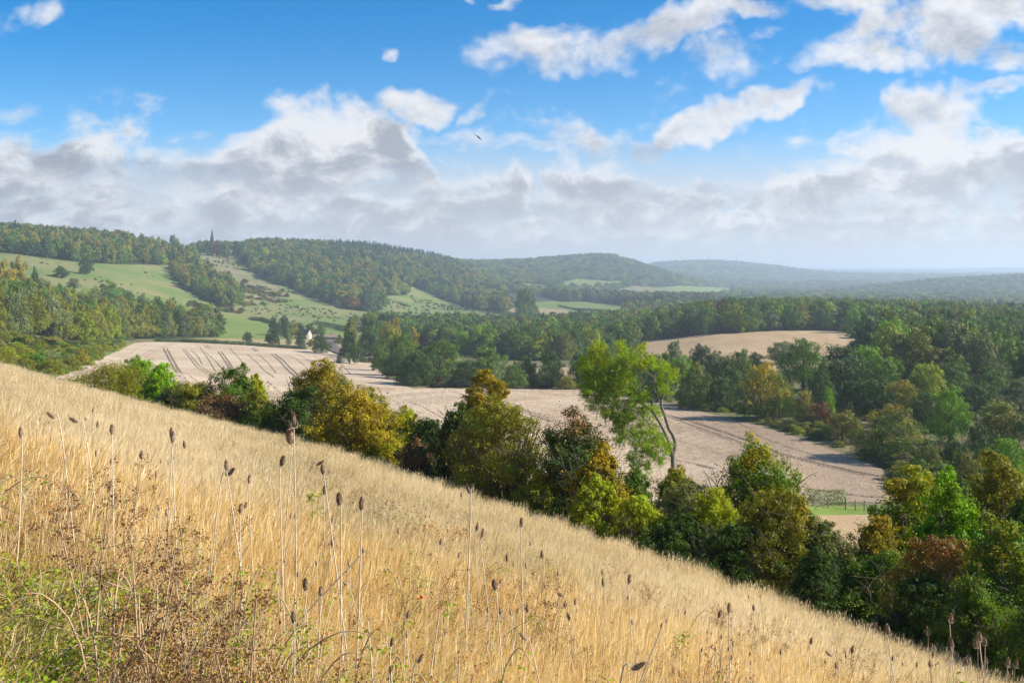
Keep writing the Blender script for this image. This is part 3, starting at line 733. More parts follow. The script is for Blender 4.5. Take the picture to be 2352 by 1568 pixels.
# unit broadleaf crowns: 10 m wide, 10 m tall (stand from 1 to 10 m)
def unit_crown(name, seed, n, leaf, w=10, h=9.0, z0=1.0, nb=18, gap=.45, mat='leaf', taper=.8, **kw):
    r = np.random.RandomState(seed)
    V, Fc, at = foliage(r, crown_blobs(r, w, h, z0, nb, taper), n, leaf, gap, 2.2, **kw)
    V = fit(V, w, z0 + h)
    return mk_mesh(name, V, Fc, at, [M[mat]])
SH = [dict(w=10, h=9.9, z0=.1, nb=18), dict(w=10, h=9.8, z0=.2, nb=26), dict(w=10, h=9.7, z0=.3, nb=14), dict(w=10, h=9.9, z0=.1, nb=22)]
mid_crowns = [unit_crown('crown', 100 + i, 17000, .38, low=-1.0, taper=.62, inner=.35, **SH[i]) for i in range(4)]
far_crowns = [unit_crown('crown_far', 200 + i, 5200, .75, low=-1.0, taper=.65, inner=.2, **SH[i]) for i in range(4)]
trunks = [trunk_mesh('trunk', 300 + i, 10, 10, 2) for i in range(2)]
def conifer_mesh(name, seed):
    r = np.random.RandomState(seed); n = 2600
    z = 1 + 9 * r.rand(n) ** 1.3; ring = .5 + .5 * ((z * 1.6) % 1.0)
    rr = (10.3 - z) / 9.3 * 2.2 * ring * r.uniform(.7, 1.1, n); a = r.uniform(0, 6.283, n)
    p = np.stack([np.cos(a) * rr, np.sin(a) * rr, z - rr * .25], 1)
    V, Fc = qleaf(r, p, np.stack([np.cos(a), np.sin(a), np.full(n, .5)], 1) + r.normal(size=(n, 3)) * .4, .6 * r.uniform(.6, 1.2, n))
    return mk_mesh(name, V, Fc, {'rnd': r.rand(n), 'lob': r.rand(n), 'hgt': z / 10}, [M['leaf']])
conif = conifer_mesh('conifer_crown', 400)

tree_count = [0]
def tree(u, wpx, vtop, Y, col=G_, au=0.0, label='green tree', cat='tree', group=None, name='broadleaf_tree', crown=None, mat=None, seed=None, floor=None, x=None, y=None, H=None, Wd=None, trunk=True):
    """a tree that stands on the ground in bearing u at distance Y, as high and wide as it looks"""
    k = tree_count[0]; tree_count[0] += 1
    if x is None:
        b = P(u, Y); top = (VH - vtop) * Y / F; H = top - b.z; Wd = wpx * Y / F
    else:
        b = Vector((x, y, float(terr(x, y))))
    e = bpy.data.objects.new(name, None); COL.objects.link(e); e.location = b
    e.rotation_euler = (0, 0, R0.uniform(0, 6.28)); tagp(e, label, cat, group)
    cm = crown if crown is not None else mid_crowns[k % 4]
    c = bpy.data.objects.new('crown', cm); COL.objects.link(c); c.parent = e
    c.scale = (Wd / 10.0, Wd / 10.0, H / 10.0); c.color = (*col, au)
    if trunk:
        t = bpy.data.objects.new('trunk', trunks[k % 2]); COL.objects.link(t); t.parent = e
        t.scale = (Wd / 10.0, Wd / 10.0, H / 10.0)
    return e
def own_crown(seed, n, leaf, w=10, h=9.9, z0=.1, nb=18, gap=.5, mat='leaf', **kw):
    return unit_crown('crown', seed, n, leaf, w, h, z0, nb, gap, mat, taper=.62, **kw)
detail = [own_crown(500 + i, 34000, .27, nb=30 - 3 * i, gap=.5 + .03 * i, low=-.95) for i in range(3)]
detail_gold = own_crown(520, 36000, .26, nb=26, gap=.5, mat='leaf_gold', low=-.95)
detail_or = own_crown(521, 38000, .25, nb=34, gap=.35, low=-.95)

EDGE_T = [  # trees and shrubs along the far edge of the stubble field
 (1549, 42, 785, 430, GG, .0, 'thin grey-green willow in front of the upland stubble field', None),
 (1608, 66, 793, 400, D_, .0, 'round dark green tree in front of the upland stubble field', None),
 (1640, 50, 808, 380, GG, .0, 'pale grey-green tree beside the dark round tree before the upland field', None),
 (1566, 60, 820, 330, BR, .0, 'bright green round tree right behind the ash', None),
 (1530, 60, 812, 350, G_, .0, 'green tree half hidden by the top of the ash', None),
 (1594, 72, 838, 262, G_, .35, 'olive green tree with a yellowing top just right of the ash', detail),
 (1665, 86, 822, 270, D_, .2, 'dark green domed tree left of the golden maple', detail),
 (1655, 60, 868, 258, D_, .0, 'low dark green tree under the domed tree left of the golden maple', detail),
 (1700, 60, 806, 320, G_, .0, 'bright green tree top behind the golden maple', detail),
 (1737, 64, 812, 330, D_, .0, 'dark green tree behind the golden maple', detail),
 (1748, 128, 836, 236, G_, .60, 'golden yellow field maple at the edge of the stubble field', 'gold'),
 (1790, 70, 862, 238, G_, .1, 'green tree tucked right of the golden maple', detail),
 (1800, 80, 786, 420, GG, .0, 'tall grey-green tree beside the upland stubble field', detail),
 (1845, 120, 782, 300, G_, .05, 'tall broad green tree right of the golden maple', detail),
 (1845, 54, 900, 226, OL, .35, 'small olive shrub at the foot of the tall broad green tree', detail),
 (1884, 60, 925, 215, RU, .0, 'brownish bush between the small olive shrub and the hedge bush', detail),
 (1905, 34, 892, 222, BR, .0, 'narrow bright green sapling before the dark trees', detail),
 (1932, 100, 797, 262, D_, .1, 'dark green tree with a pointed top in the row', detail),
 (1935, 76, 946, 195, OL, .3, 'rounded hedge bush with brown top at the field edge', detail),
 (1965, 50, 960, 190, OL, .1, 'small olive bush left of the round orange tree', detail),
 (1993, 100, 800, 270, BR, .0, 'fresh green tree with a broad crown in the row', detail),
 (2030, 110, 822, 255, G_, .0, 'green tree standing behind the round orange tree', detail),
 (2046, 150, 936, 173, G_, .46, 'round orange-topped tree at the corner of the stubble field', 'orange'),
 (2075, 90, 878, 225, OL, .5, 'yellow-flecked dark tree above the round orange tree', detail),
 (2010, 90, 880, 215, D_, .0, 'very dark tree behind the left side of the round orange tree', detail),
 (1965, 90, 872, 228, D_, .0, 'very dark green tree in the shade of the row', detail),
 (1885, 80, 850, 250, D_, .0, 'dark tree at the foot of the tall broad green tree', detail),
 (2133, 90, 838, 262, YG, .0, 'yellow-green tree in the right part of the row', detail),
 (2180, 92, 894, 190, BR, .0, 'light green poplar-like tree right of the round orange tree', detail),
 (2192, 110, 832, 275, G_, .0, 'green domed tree behind the light green one', detail),
 (2130, 80, 905, 205, D_, .0, 'dark tree between the round orange tree and the light green one', detail),
 (2240, 90, 880, 225, D_, .0, 'dark green tree right of the light green one', detail),
 (2276, 110, 842, 260, G_, .0, 'tall green tree near the right edge of the row', detail),
 (2300, 100, 925, 185, OL, .15, 'olive green tree below the tall tree near the right edge', detail),
 (2345, 90, 870, 240, GG, .0, 'grey-green tree at the right edge of the photo', detail),
 (2250, 80, 975, 165, D_, .0, 'dark green bush behind the bright hedge at the right', detail),
 (2395, 100, 930, 180, G_, .0, 'green tree cut by the right edge of the photo', detail),
 (2190, 60, 1010, 160, D_, .0, 'low dark bush right of the round orange tree', detail),
 (2130, 60, 1025, 158, OL, .1, 'low grey-green bush under the round orange tree', detail),
 (2310, 90, 1010, 140, BR, .0, 'light green thicket at the right edge above the hedge', detail),
 (2215, 60, 1035, 145, OL, .0, 'low olive bush at the end of the stubble field', detail),
 # trees behind the crest of the near stubble
 (1266, 72, 806, 345, D_, .05, 'lone dark tree with bare forked trunk behind the stubble crest', detail),
 (1208, 56, 818, 348, D_, .0, 'dark tree left of the lone forked tree behind the stubble crest', detail),
 (1178, 60, 838, 338, G_, .0, 'slender green tree left of the gap to the small tan field', detail),
 (1300, 40, 866, 335, OL, .0, 'small olive bush right of the lone forked tree', detail),
 (1335, 76, 815, 345, D_, .0, 'dark tree behind the left edge of the ash', detail),
 (1385, 90, 800, 380, D_, .0, 'dark tree hidden behind the ash crown', detail),
 (1440, 90, 790, 400, G_, .0, 'green tree showing through the ash crown', detail),
 (1500, 90, 815, 360, G_, .0, 'dark green tree behind the bare limbs of the ash', detail),
 (1430, 90, 850, 300, D_, .0, 'dark low tree behind the middle of the ash', detail),
 (1510, 80, 858, 280, D_, .0, 'dark low tree behind the right limbs of the ash', detail),
 (1120, 84, 800, 360, G_, .12, 'green tree with a rounded top in the row behind the crest', detail),
 (1070, 70, 830, 350, D_, .0, 'dark tree low in the row behind the crest', detail),
 (1010, 110, 786, 372, G_, .1, 'broad green domed tree in the row behind the crest', detail),
 (955, 76, 812, 362, D_, .0, 'dark tree at the left end of the row behind the crest', detail),
 (920, 84, 768, 430, G_, .0, 'tall green tree standing over the shaded end of the field', detail),
 (915, 70, 812, 405, D_, .0, 'dark tree in front of the tall green one at the field end', detail),
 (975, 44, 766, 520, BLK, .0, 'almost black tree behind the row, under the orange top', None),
 (953, 50, 755, 560, OL, .8, 'tree with an orange top standing in the valley wood', None),
 (892, 52, 741, 560, YG, .4, 'yellow-green tall tree beside the railway', None),
 (908, 34, 733, 640, YE, .3, 'bright yellow tree in the valley wood', None),
 (850, 54, 757, 600, D_, .0, 'dark domed tree right of the railway bend', None),
 (851, 46, 718, 720, G_, .0, 'dark round tree standing against the green field', None),
 (803, 52, 755, 530, D_, .0, 'big dark ivy-clad tree at the railway bend', None),
 (808, 38, 734, 620, OL, .2, 'pale olive tree behind the big dark one at the railway bend', None),
 (738, 42, 768, 640, D_, .0, 'round dark bush at the end of the dry grass strip', None),
 (715, 20, 779, 700, OL, .0, 'small brownish bush at the end of the dry grass strip', None),
 (870, 30, 792, 480, G_, .0, 'green bush on the bank of the railway', None),
 # farm trees
 (629, 28, 730, 860, D_, .0, 'tall dark tree at the left end of the farm trees', None),
 (651, 30, 726, 880, D_, .1, 'tall tree with brownish top among the farm trees', None),
 (672, 30, 737, 870, OL, .2, 'brownish tree left of the farmhouse', None),
 (690, 24, 742, 900, D_, .0, 'dark tree behind the farmhouse', None),
 (712, 26, 744, 900, D_, .0, 'dark green tree right behind the farmhouse gable', None),
 (738, 26, 747, 880, G_, .0, 'light green tree right of the farmhouse', None),
 (725, 20, 757, 870, D_, .0, 'small dark tree right of the farmhouse', None),
 (660, 22, 752, 840, G_, .0, 'low green tree before the farm trees', None),
 (779, 20, 770, 800, G_, .0, 'small green bush near the farm barn', None),
 # single trees on the dry strip
 (569, 22, 763, 735, D_, .0, 'small lone tree with a round crown on the dry grass strip', None),
 (618, 19, 763, 720, D_, .0, 'left one of the close pair of dark trees on the dry grass strip', None),
 (632, 20, 763, 716, D_, .0, 'right one of the close pair of dark trees on the dry grass strip', None),
 (663, 14, 770, 715, GG, .0, 'thin pale sapling on the dry grass strip', None),
 (689, 25, 760, 690, D_, .0, 'lone dark tree with a visible trunk below the farmhouse', None),
 # single trees on the hill
 (42, 52, 590, 860, OL, .7, 'orange-topped dark tree on the pasture at the left', None),
 (82, 28, 616, 800, D_, .0, 'dark pointed tree beside the orange-topped one', None),
 (8, 60, 600, 830, YE, .5, 'yellow tree cut by the left edge of the photo', None),
 (-10, 50, 640, 700, YE, .6, 'lower yellow tree at the left edge', None),
 (60, 34, 640, 780, OL, .6, 'small yellowing tree under the orange-topped one', None),
 (141, 36, 612, 1080, D_, .0, 'dark round bush on the left pasture below the wood', None),
 (170, 30, 640, 1000, GG, .0, 'small hedge bush near the top of the left pasture', None),
 (199, 34, 588, 1150, D_, .0, 'very dark tree at the foot of the upper wood', None),
 (254, 62, 645, 960, G_, .15, 'broad round tree alone in the middle of the pasture', None),
 (232, 14, 664, 940, D_, .0, 'small bush touching the round tree in the pasture', None),
 (525, 22, 624, 1500, D_, .0, 'single dark bush in the heath gap between the woods', None),
 (1203, 46, 664, 1350, G_, .05, 'broad tree alone in the meadow beyond the main wood', None),
 (1225, 20, 675, 1380, GG, .0, 'small pale tree beside the lone tree beyond the main wood', None),
 (1238, 10, 717, 1500, D_, .0, 'tiny dark bush in the meadow beyond the main wood', None),
 (396, 18, 541, 1950, D_, .0, 'dark flat-topped pine on the skyline', None),
 (405, 16, 547, 1900, OR, .6, 'rust-coloured tree next to the skyline pine', None),
 (405, 22, 553, 1860, G_, .1, 'low green tree on the skyline left of the church', None),
 (440, 24, 558, 1880, D_, .0, 'dark tree at the left end of the church wood', None),
 (458, 26, 554, 1890, G_, .0, 'green tree just left of the church spire', None),
 (478, 24, 554, 1880, D_, .0, 'dark tree at the foot of the church spire', None),
 (498, 26, 555, 1890, RU, .0, 'purplish tree just right of the church spire', None),
 (516, 24, 556, 1890, G_, .0, 'green tree right of the purplish one by the church', None),
 (542, 28, 556, 1900, D_, .0, 'dark tree right of the pale house by the church', None),
 (562, 26, 554, 1900, G_, .0, 'green tree where the church wood meets the ridge wood', None),
 (34, 20, 508, 1500, D_, .0, 'dark dome rising over the skyline at the left', None),
 (1697, 26, 673, 2500, YG, .0, 'pale yellow-green tree beyond the middle wood', None),
]
DET = 0
for rw in EDGE_T:
    u, wp, vt, Y, c, au, lb, dt = rw
    cr = None; nm = 'broadleaf_tree'
    if dt == 'gold': cr = detail_gold
    elif dt == 'orange': cr = detail_or
    elif dt is not None:
        cr = detail[DET % 3]; DET += 1
    ct = 'bush' if ('bush' in lb or 'shrub' in lb or 'thicket' in lb) else 'tree'
    if ct == 'bush': nm = 'bush'
    e = tree(u, wp * 1.08, vt - 1, Y, c, au, lb, ct, crown=cr, name=nm)

# woods: points spread over each wood's footprint
def wood_points(poly, y0, y1, u0, u1, sp, seed, skip=None):
    r = np.random.RandomState(seed)
    xs = []; 
    ys = np.arange(y0, y1, sp)
    out = []
    for yy in ys:
        xa, xb = (u0 - U0) / F * yy, (u1 - U0) / F * yy
        x = np.arange(xa, xb, sp) + r.uniform(-.38, .38, max(0, len(np.arange(xa, xb, sp)))) * sp
        y = yy + r.uniform(-.4, .4, len(x)) * sp
        out.append(np.stack([x, y], 1))
    p = np.concatenate(out)
    u = U0 + F * p[:, 0] / p[:, 1]; z = terr(p[:, 0], p[:, 1]); v = VH - F * z / p[:, 1]
    k = in_poly(u, v, poly)
    p = p[k]; 
    return np.column_stack([p, z[k]]), u[k]
PAL = {'valley': [(G_, .0, 8), (D_, .0, 4), (YG, .0, 2), (OL, .15, 3), (GG, .0, 2), (G_, .18, 3), (BR, .0, 1), (RU, .1, .5)],
       'autumn': [(G_, .25, 6), (OL, .42, 4), (D_, .1, 4), (OL, .25, 4), (D_, .0, 3), (YG, .4, 1), (OR, .3, .3)],
       'dark':   [(D_, .0, 7), (G_, .0, 4), (OL, .25, 2.4), (RU, .2, .6), (G_, .35, 1.2)],
       'left':   [(OL, .1, 5), (G_, .0, 4), (GG, .0, 3), (D_, .0, 2), (YG, .1, 1.5), (OL, .45, 1.5)]}
def pick(pal, n, r):
    w_ = np.array([a[2] for a in PAL[pal]], float); return r.choice(len(w_), n, p=w_ / w_.sum())
WOODS = [  # key, label noun, y0, y1, u range, spacing, palette, mean height, width
 ('left', 'wood left of the field', 330, 850, -120, 520, 12.5, 'left', 19, 14),
 ('middle', 'valley wood', 270, 1180, 790, 2560, 13.0, 'valley', 16, 15.5),
 ('upper', 'wood under the left skyline', 1050, 1750, -120, 470, 13, 'autumn', 21, 15),
 ('church', 'wood around the church on the skyline', 1900, 2350, 380, 720, 15, 'dark', 17, 17),
 ('strip', 'wooded strip running down the pasture', 1100, 1900, 380, 570, 13, 'autumn', 19, 15),
 ('main', 'ridge wood', 1100, 3100, 540, 1180, 17, 'main', 23, 20),
 ('band', 'dark band of trees beyond the ridge', 1700, 2400, 1130, 1650, 14, 'dark', 22, 17),
]
PAL['main'] = PAL['autumn'] + [(D_, .0, 6), (G_, .1, 4)]
far_p, far_s, far_k, far_r = [], [], [], []
kinds = []     # far prototypes (mesh, colour, autumn)
def kind_id(ci, col, au):
    key = (ci, col, round(au, 2))
    if key not in kinds: kinds.append(key)
    return kinds.index(key)
indiv = []
for key, noun, y0, y1, u0, u1, sp, pal, hh, ww in WOODS:
    r = np.random.RandomState(hash_ := sum(ord(c) for c in key))
    p, u = wood_points(W[key], y0, y1, u0, u1, sp, hash_)
    pk = pick(pal, len(p), r)
    # patches of one colour
    nz = wav(p[:, 0], p[:, 1], 45.0, .3)
    hs = hh * r.uniform(.75, 1.2, len(p)); ws = ww * r.uniform(.8, 1.25, len(p))
    if key == 'middle':
        lowh = (p[:, 1] < 640) & (u < 1350); hs[lowh] *= .95
    if key in ('main',):
        con = (u > 760) & (p[:, 2] > 45)
    else: con = np.zeros(len(p), bool)
    order = np.argsort(p[:, 1])
    quota = {'left': 52, 'middle': 150, 'upper': 0, 'strip': 0}.get(key, 0)
    if quota:
        vis = (u > -40) & (u < 2390)
        ordv = [i for i in order if vis[i]]
        front = set(ordv[:quota])
    else: front = set()
    for i in range(len(p)):
        c, au, _ = PAL[pal][pk[i]]
        if i in front: indiv.append((key, noun, p[i], u[i], c, au, hs[i], ws[i])); continue
        far_p.append(p[i]); far_s.append((ws[i] / 10, ws[i] / 10, hs[i] / 10 * (1.12 if con[i] else 1))); far_r.append(r.uniform(0, 6.28))
        far_k.append(('c', D_, 0.0) if con[i] else (int(r.randint(4)) + (0 if p[i][1] > 900 else 4), c, au))
CN = {G_: 'mid green', D_: 'dark green', YG: 'yellow-green', OL: 'olive green', GG: 'grey-green', BR: 'bright green', RU: 'brownish', OR: 'orange'}
for key, noun, p, u, c, au, h_, w_ in indiv:
    turn = '!' if au > .3 else ''
    side = ('left' if u < 1150 else 'middle' if u < 1700 else 'right') if key == 'middle' else ('left half' if u < 250 else 'right half')
    lb = '%s %stree in the %s of the %s' % (CN[c], 'turning ' if turn else '', side, noun)
    tree(u, 0, 0, 0, c, au, lb, 'tree', group='%s %strees, %s of the %s' % (CN[c], 'turning ' if turn else '', side, noun), x=float(p[0]), y=float(p[1]), H=float(h_), Wd=float(w_))
protos = [proto('k%03d' % i, me) for i, me in enumerate(far_crowns + mid_crowns + [conif])]
scatter('woodland', far_p, far_r, far_s, [8 if k[0] == 'c' else k[0] for k in far_k], protos, 'woods of green and turning trees on the ridge and in the valley', 'woodland', tint=[(*k[1], k[2]) for k in far_k])

# far-off wooded land, hazy
r = np.random.RandomState(77)
fp, fs, fk, fr = [], [], [], []
def far_area(y0, y1, u0, u1, sp, test, hh, ww):
    yy = y0
    while yy < y1:
        xa, xb = (u0 - U0) / F * yy, (u1 - U0) / F * yy
        x = np.arange(xa, xb, sp); x = x + r.uniform(-.4, .4, len(x)) * sp; y = yy + r.uniform(-.4, .4, len(x)) * sp
        u = U0 + F * x / y; z = terr(x, y); v = VH - F * z / y
        zo = zone(u, y, v)
        k = (zo == 3) & test(u, y, v)
        n = k.sum()
        if n:
            fp.append(np.column_stack([x[k], y[k], z[k]]))
            h_ = hh * r.uniform(.6, 1.25, n); w_ = ww * r.uniform(.8, 1.3, n)
            fs.append(np.column_stack([w_, w_, h_]) / 10); fr.append(r.uniform(0, 6.28, n)); fk.append(r.randint(0, 12, n))
        yy += sp
def inwoods(u, y, v):
    b = np.zeros(u.shape, bool)
    for kk, (a1, a2) in {'band': (1650, 2450), 'main': (1000, 3150), 'middle': (270, 1190), 'church': (1900, 2350)}.items():
        b |= in_poly(u, v, W[kk]) & (y > a1) & (y < a2)
    return b
gapn = lambda x, y: wav(x, y, 160.0, 2.0)
far_area(1180, 2600, 1450, 2450, 24, lambda u, y, v: ~inwoods(u, y, v) & (gapn(u * 3, y) > -.55), 16, 21)
far_area(2400, 5200, 1050, 2450, 27, lambda u, y, v: ~inwoods(u, y, v) & (gapn(u * 3, y) > -.75), 17, 27)
far_area(5200, 9000, 1450, 2450, 55, lambda u, y, v: gapn(u * 2, y * .6) > -.5, 20, 60)
far_area(9000, 14000, 1500, 2450, 120, lambda u, y, v: gapn(u, y * .3) > -.6, 22, 125)
cl = [(G_, .0), (D_, .0), (OL, .1), (GG, .0), (G_, .1), (YG, .1)]
protos = [proto('f%03d' % i, far_crowns[i]) for i in range(4)]
fk = np.concatenate(fk)
scatter('distant_woodland', np.concatenate(fp), np.concatenate(fr), np.concatenate(fs), fk % 4, protos, 'blue hazy woods over the far hills and the plain', 'woodland', tint=[(*cl[k % 6][0], cl[k % 6][1]) for k in fk])

# scrub dotted over pasture and heath, and rough scrub beside the field
sp_, ss_, sk_, sr_ = [], [], [], []
def scrub(poly, y0, y1, n, smin, smax, pal, clump=60.0):
    us_ = [a[0] for a in poly]; k = 0; it = 0
    while k < n and it < 60:
        it += 1
        m_ = 4000
        yy = r.uniform(y0, y1, m_); uu = r.uniform(min(us_), max(us_), m_)
        x = (uu - U0) / F * yy; z = terr(x, yy); v = VH - F * z / yy
        ok = in_poly(uu, v, poly) & (wav(x, yy, clump, 3.0) + r.uniform(-.5, .5, m_) > .25)
        for i in np.where(ok)[0][:n - k]:
            s = r.uniform(smin, smax); sp_.append((x[i], yy[i], z[i] - .1 * s)); ss_.append((s / 10 * r.uniform(1, 1.7), s / 10, s / 10 * r.uniform(.5, .8))); sr_.append(r.uniform(0, 6.28))
            sk_.append(pal[r.randint(len(pal))]); k += 1
KS = [(D_, 0.), (OL, .1), (RU, .1), (G_, 0.), (GG, 0.), (YG, .3), (PB, .1), (OL, .5)]
scrub([(90, 590), (400, 615), (440, 690), (500, 705), (420, 735), (100, 690)], 850, 1350, 35, 1.5, 4.5, [0, 1, 2, 3])
scrub(heath_poly, 1000, 2300, 230, 1.5, 5, [0, 1, 1, 2, 4, 6])
scrub([(490, 690), (680, 675), (860, 725), (830, 745), (600, 725), (500, 712)], 950, 1450, 150, 1.2, 4.0, [0, 1, 2, 3, 4])
scrub([(560, 640), (670, 668), (700, 690), (560, 705), (540, 690)], 1200, 1700, 150, 4, 9, [0, 1, 2, 4, 7])
scrub([(870, 690), (940, 680), (1060, 708), (1150, 722), (1050, 728), (900, 722)], 1150, 1950, 220, 1.5, 5, [0, 1, 2, 3, 4])
scrub([(0, 770), (180, 788), (300, 786), (180, 850), (60, 862), (-40, 840), (-40, 775)], 150, 620, 300, 1.5, 6, [0, 1, 3, 5, 1, 4, 7], 14)
scrub([(250, 770), (330, 770), (250, 805), (180, 838), (120, 860), (90, 850)], 200, 640, 90, 3, 6, [3, 5, 4, 1], 20)
scrub([(860, 835), (905, 850), (930, 872), (1000, 890), (1340, 893), (1340, 880), (1000, 872), (880, 830)], 290, 470, 220, 1.5, 4.5, [1, 2, 6, 4, 0], 12)
scrub([(780, 800), (820, 805), (880, 835), (930, 850), (930, 880), (870, 850), (800, 815)], 380, 640, 90, 2, 5, [1, 6, 2, 3], 12)
scrub([(1550, 925), (1650, 948), (1750, 972), (1850, 1002), (1960, 1045), (2080, 1088), (2300, 1130), (2300, 1060), (2000, 1020), (1800, 955), (1560, 905)], 130, 300, 420, 1.0, 3.4, [1, 6, 3, 4, 0, 5], 8)
scrub([(2060, 1060), (2400, 1060), (2400, 1250), (2070, 1150)], 90, 200, 160, 1.5, 4.5, [3, 0, 1, 5], 12)
scrub([(430, 690), (510, 705), (560, 715), (520, 745), (430, 740)], 800, 1250, 50, 4, 8, [0, 1, 2], 40)
protos = [proto('s%03d' % i, mid_crowns[i]) for i in range(4)]
scatter('scrub', sp_, sr_, ss_, np.array(sk_) % 4, protos, 'low scrub and brambles dotted over the pastures and along the field edges', 'scrub', tint=[(*KS[k][0], KS[k][1]) for k in sk_])

# hedges: each a row of merged bushes
def hedge(name, pts, hgt, wid, col, au, label, y0, y1, seed, n=60, leaf=.5):
    rr_ = np.random.RandomState(seed)
    q = np.array(pts, float); s_ = np.r_[0, np.cumsum(np.hypot(*np.diff(q, axis=0).T))]
    t_ = np.linspace(0, s_[-1], n)
    w3 = [ground_at(float(np.interp(a, s_, q[:, 0])), float(np.interp(a, s_, q[:, 1])), y0, y1)[0] for a in t_]
    o0 = w3[n // 2]
    bl = [(p.x - o0.x, p.y - o0.y, p.z - o0.z + hgt * .35, wid * rr_.uniform(.5, .8), wid * rr_.uniform(.5, .8), hgt * rr_.uniform(.45, .75)) for p in w3]
    V, Fc, at = foliage(rr_, bl, n * 260, leaf, .3, 2.0, low=-.9)
    o = link(name, mk_mesh(name, V, Fc, at, [M['leaf']]), label=label, cat='hedge', loc=o0); o.color = (*col, au)
    return o
hedge('hedge', [(360, 784), (420, 785), (505, 789), (560, 792), (620, 797), (700, 802)], 2.2, 3.2, D_, 0, 'clipped low dark hedge along the back of the striped stubble field', 450, 900, 1, 110)
hedge('hedge', [(578, 735), (600, 737), (625, 744)], 4, 6, D_, 0, 'short dark hedge left of the farm trees, between two pastures', 800, 1200, 2, 40, .8)
hedge('hedge', [(725, 745), (760, 752), (805, 764)], 5, 7, D_, 0, 'dark hedge running behind the farm barn to the railway trees', 800, 1200, 3, 40, .8)
hedge('hedge', [(885, 725), (920, 735), (985, 748)], 6, 8, D_, 0, 'dark hedge running below the foot of the main wood', 1000, 1500, 4, 40, .8)
hedge('hedge', [(1285, 704), (1320, 712), (1400, 716)], 4, 6, D_, 0, 'thin dark hedge beside the far pale field', 1300, 2600, 5, 40, 1)
hedge('hedge', [(1855, 1152), (1890, 1155), (1935, 1156)], 1.9, 1.8, G_, 0, 'short clipped green hedge seen in the gap between the bushes', 90, 170, 6, 26, .16)

# ------------------------------------------------------------------ buildings, spire, masts, railway, fence
def gable_house(label, u, v, y0, y1, L, Wd, H, R, rz, name='farmhouse', wall='render_white', gp=None):
    p, Y = ground_at(u, v, y0, y1)
    e = bpy.data.objects.new(name, None); COL.objects.link(e); e.location = p; e.rotation_euler = (0, 0, rz); tagp(e, label, 'house', gp)
    g = Geo(); l, w_ = L / 2, Wd / 2
    g.add([(-l, -w_, -1), (l, -w_, -1), (l, w_, -1), (-l, w_, -1), (-l, -w_, H), (l, -w_, H), (l, w_, H), (-l, w_, H)],
          [(0, 1, 5, 4), (1, 2, 6, 5), (2, 3, 7, 6), (3, 0, 4, 7)])
    g.add([(-l, -w_, H), (-l, w_, H), (-l, 0, H + R), (-l, 0, H + R), (l, -w_, H), (l, w_, H), (l, 0, H + R), (l, 0, H + R)], [(0, 1, 2, 3), (4, 5, 6, 7)])
    link('wall', g.mesh('wall', [M[wall]]), e)
    g = Geo(); o = .35; sl = R / w_
    for s in (-1, 1):
        g.add([(-l - o, s * (w_ + o), H - o * sl), (l + o, s * (w_ + o), H - o * sl), (l + o, 0, H + R + .05), (-l - o, 0, H + R + .05),
               (-l - o, s * (w_ + o), H - o * sl + .2), (l + o, s * (w_ + o), H - o * sl + .2), (l + o, 0, H + R + .25), (-l - o, 0, H + R + .25)],
              [(0, 1, 2, 3), (4, 5, 6, 7), (0, 1, 5, 4), (0, 3, 7, 4), (1, 2, 6, 5)])
    rf = link('roof', g.mesh('roof', [M['roof_tile']]), e)
    g = Geo(); g.box((l * .5, 0, H + R + .7), (.8, .8, 1.6)); link('chimney', g.mesh('chimney', [M['roof_tile']]), rf)
    for k in range(3):
        g = Geo(); x = -l + L * (k + .5) / 3
        g.box((x, -w_ - .03, H * .55), (1.1, .1, 1.2)); link('window', g.mesh('window', [M['glass_dark']]), e)
    g = Geo(); g.box((l + .03, .4, H * .6), (.1, 1.0, 1.3)); link('window', g.mesh('window', [M['glass_dark']]), e)
    return e
gable_house('small pale gabled farmhouse under the dark farm trees', 702, 779, 650, 1200, 9, 6.5, 4.2, 4.2, rad(150), 'farmhouse')
gable_house('long low barn with a grey roof right of the farmhouse', 748, 780, 650, 1200, 20, 6, 2.4, 2, rad(5), 'barn', 'wood_post')
gable_house('pale house among dark trees near the church spire', 529, 581, 1500, 2400, 9, 6, 3.5, 3, rad(60), 'house')
for i, (u, v) in enumerate([(1955, 686), (1975, 688), (2030, 690), (2045, 687), (2065, 689), (2090, 690), (2105, 688), (2130, 690), (2150, 688), (2150, 676), (2175, 682), (2230, 690), (2260, 688), (2075, 685), (2120, 684), (2200, 686)]):
    lb = 'white speck of a house in the hazy town beyond the middle wood' if i < 16 else 'white speck of a house on the flank of the far hill'
    gable_house(lb, u, v, 2300, 3600, 22, 14, 7, 5, R0.uniform(0, 3), 'house', 'render_white', 'houses of the far town' if i < 16 else None)
# church spire
p = P(487, 2000)
e = bpy.data.objects.new('church', None); COL.objects.link(e); e.location = p; tagp(e, 'slender dark church spire above the trees on the skyline', 'church')
g = Geo(); g.box((0, 0, 10), (8, 8, 22)); link('tower', g.mesh('tower', [M['stone_dark']]), e)
top = (VH - 526) * 2000 / F - p.z
g = Geo(); g.tube([(0, 0, 20), (0, 0, top)], [4.6, .3], 8); link('spire', g.mesh('spire', [M['stone_dark']]), e)
g = Geo(); g.tube([(0, 0, top), (0, 0, top + 4)], [.2, .2], 5); g.box((0, 0, top + 2.8), (1.6, .25, .25)); link('finial', g.mesh('finial', [M['stone_dark']]), e)
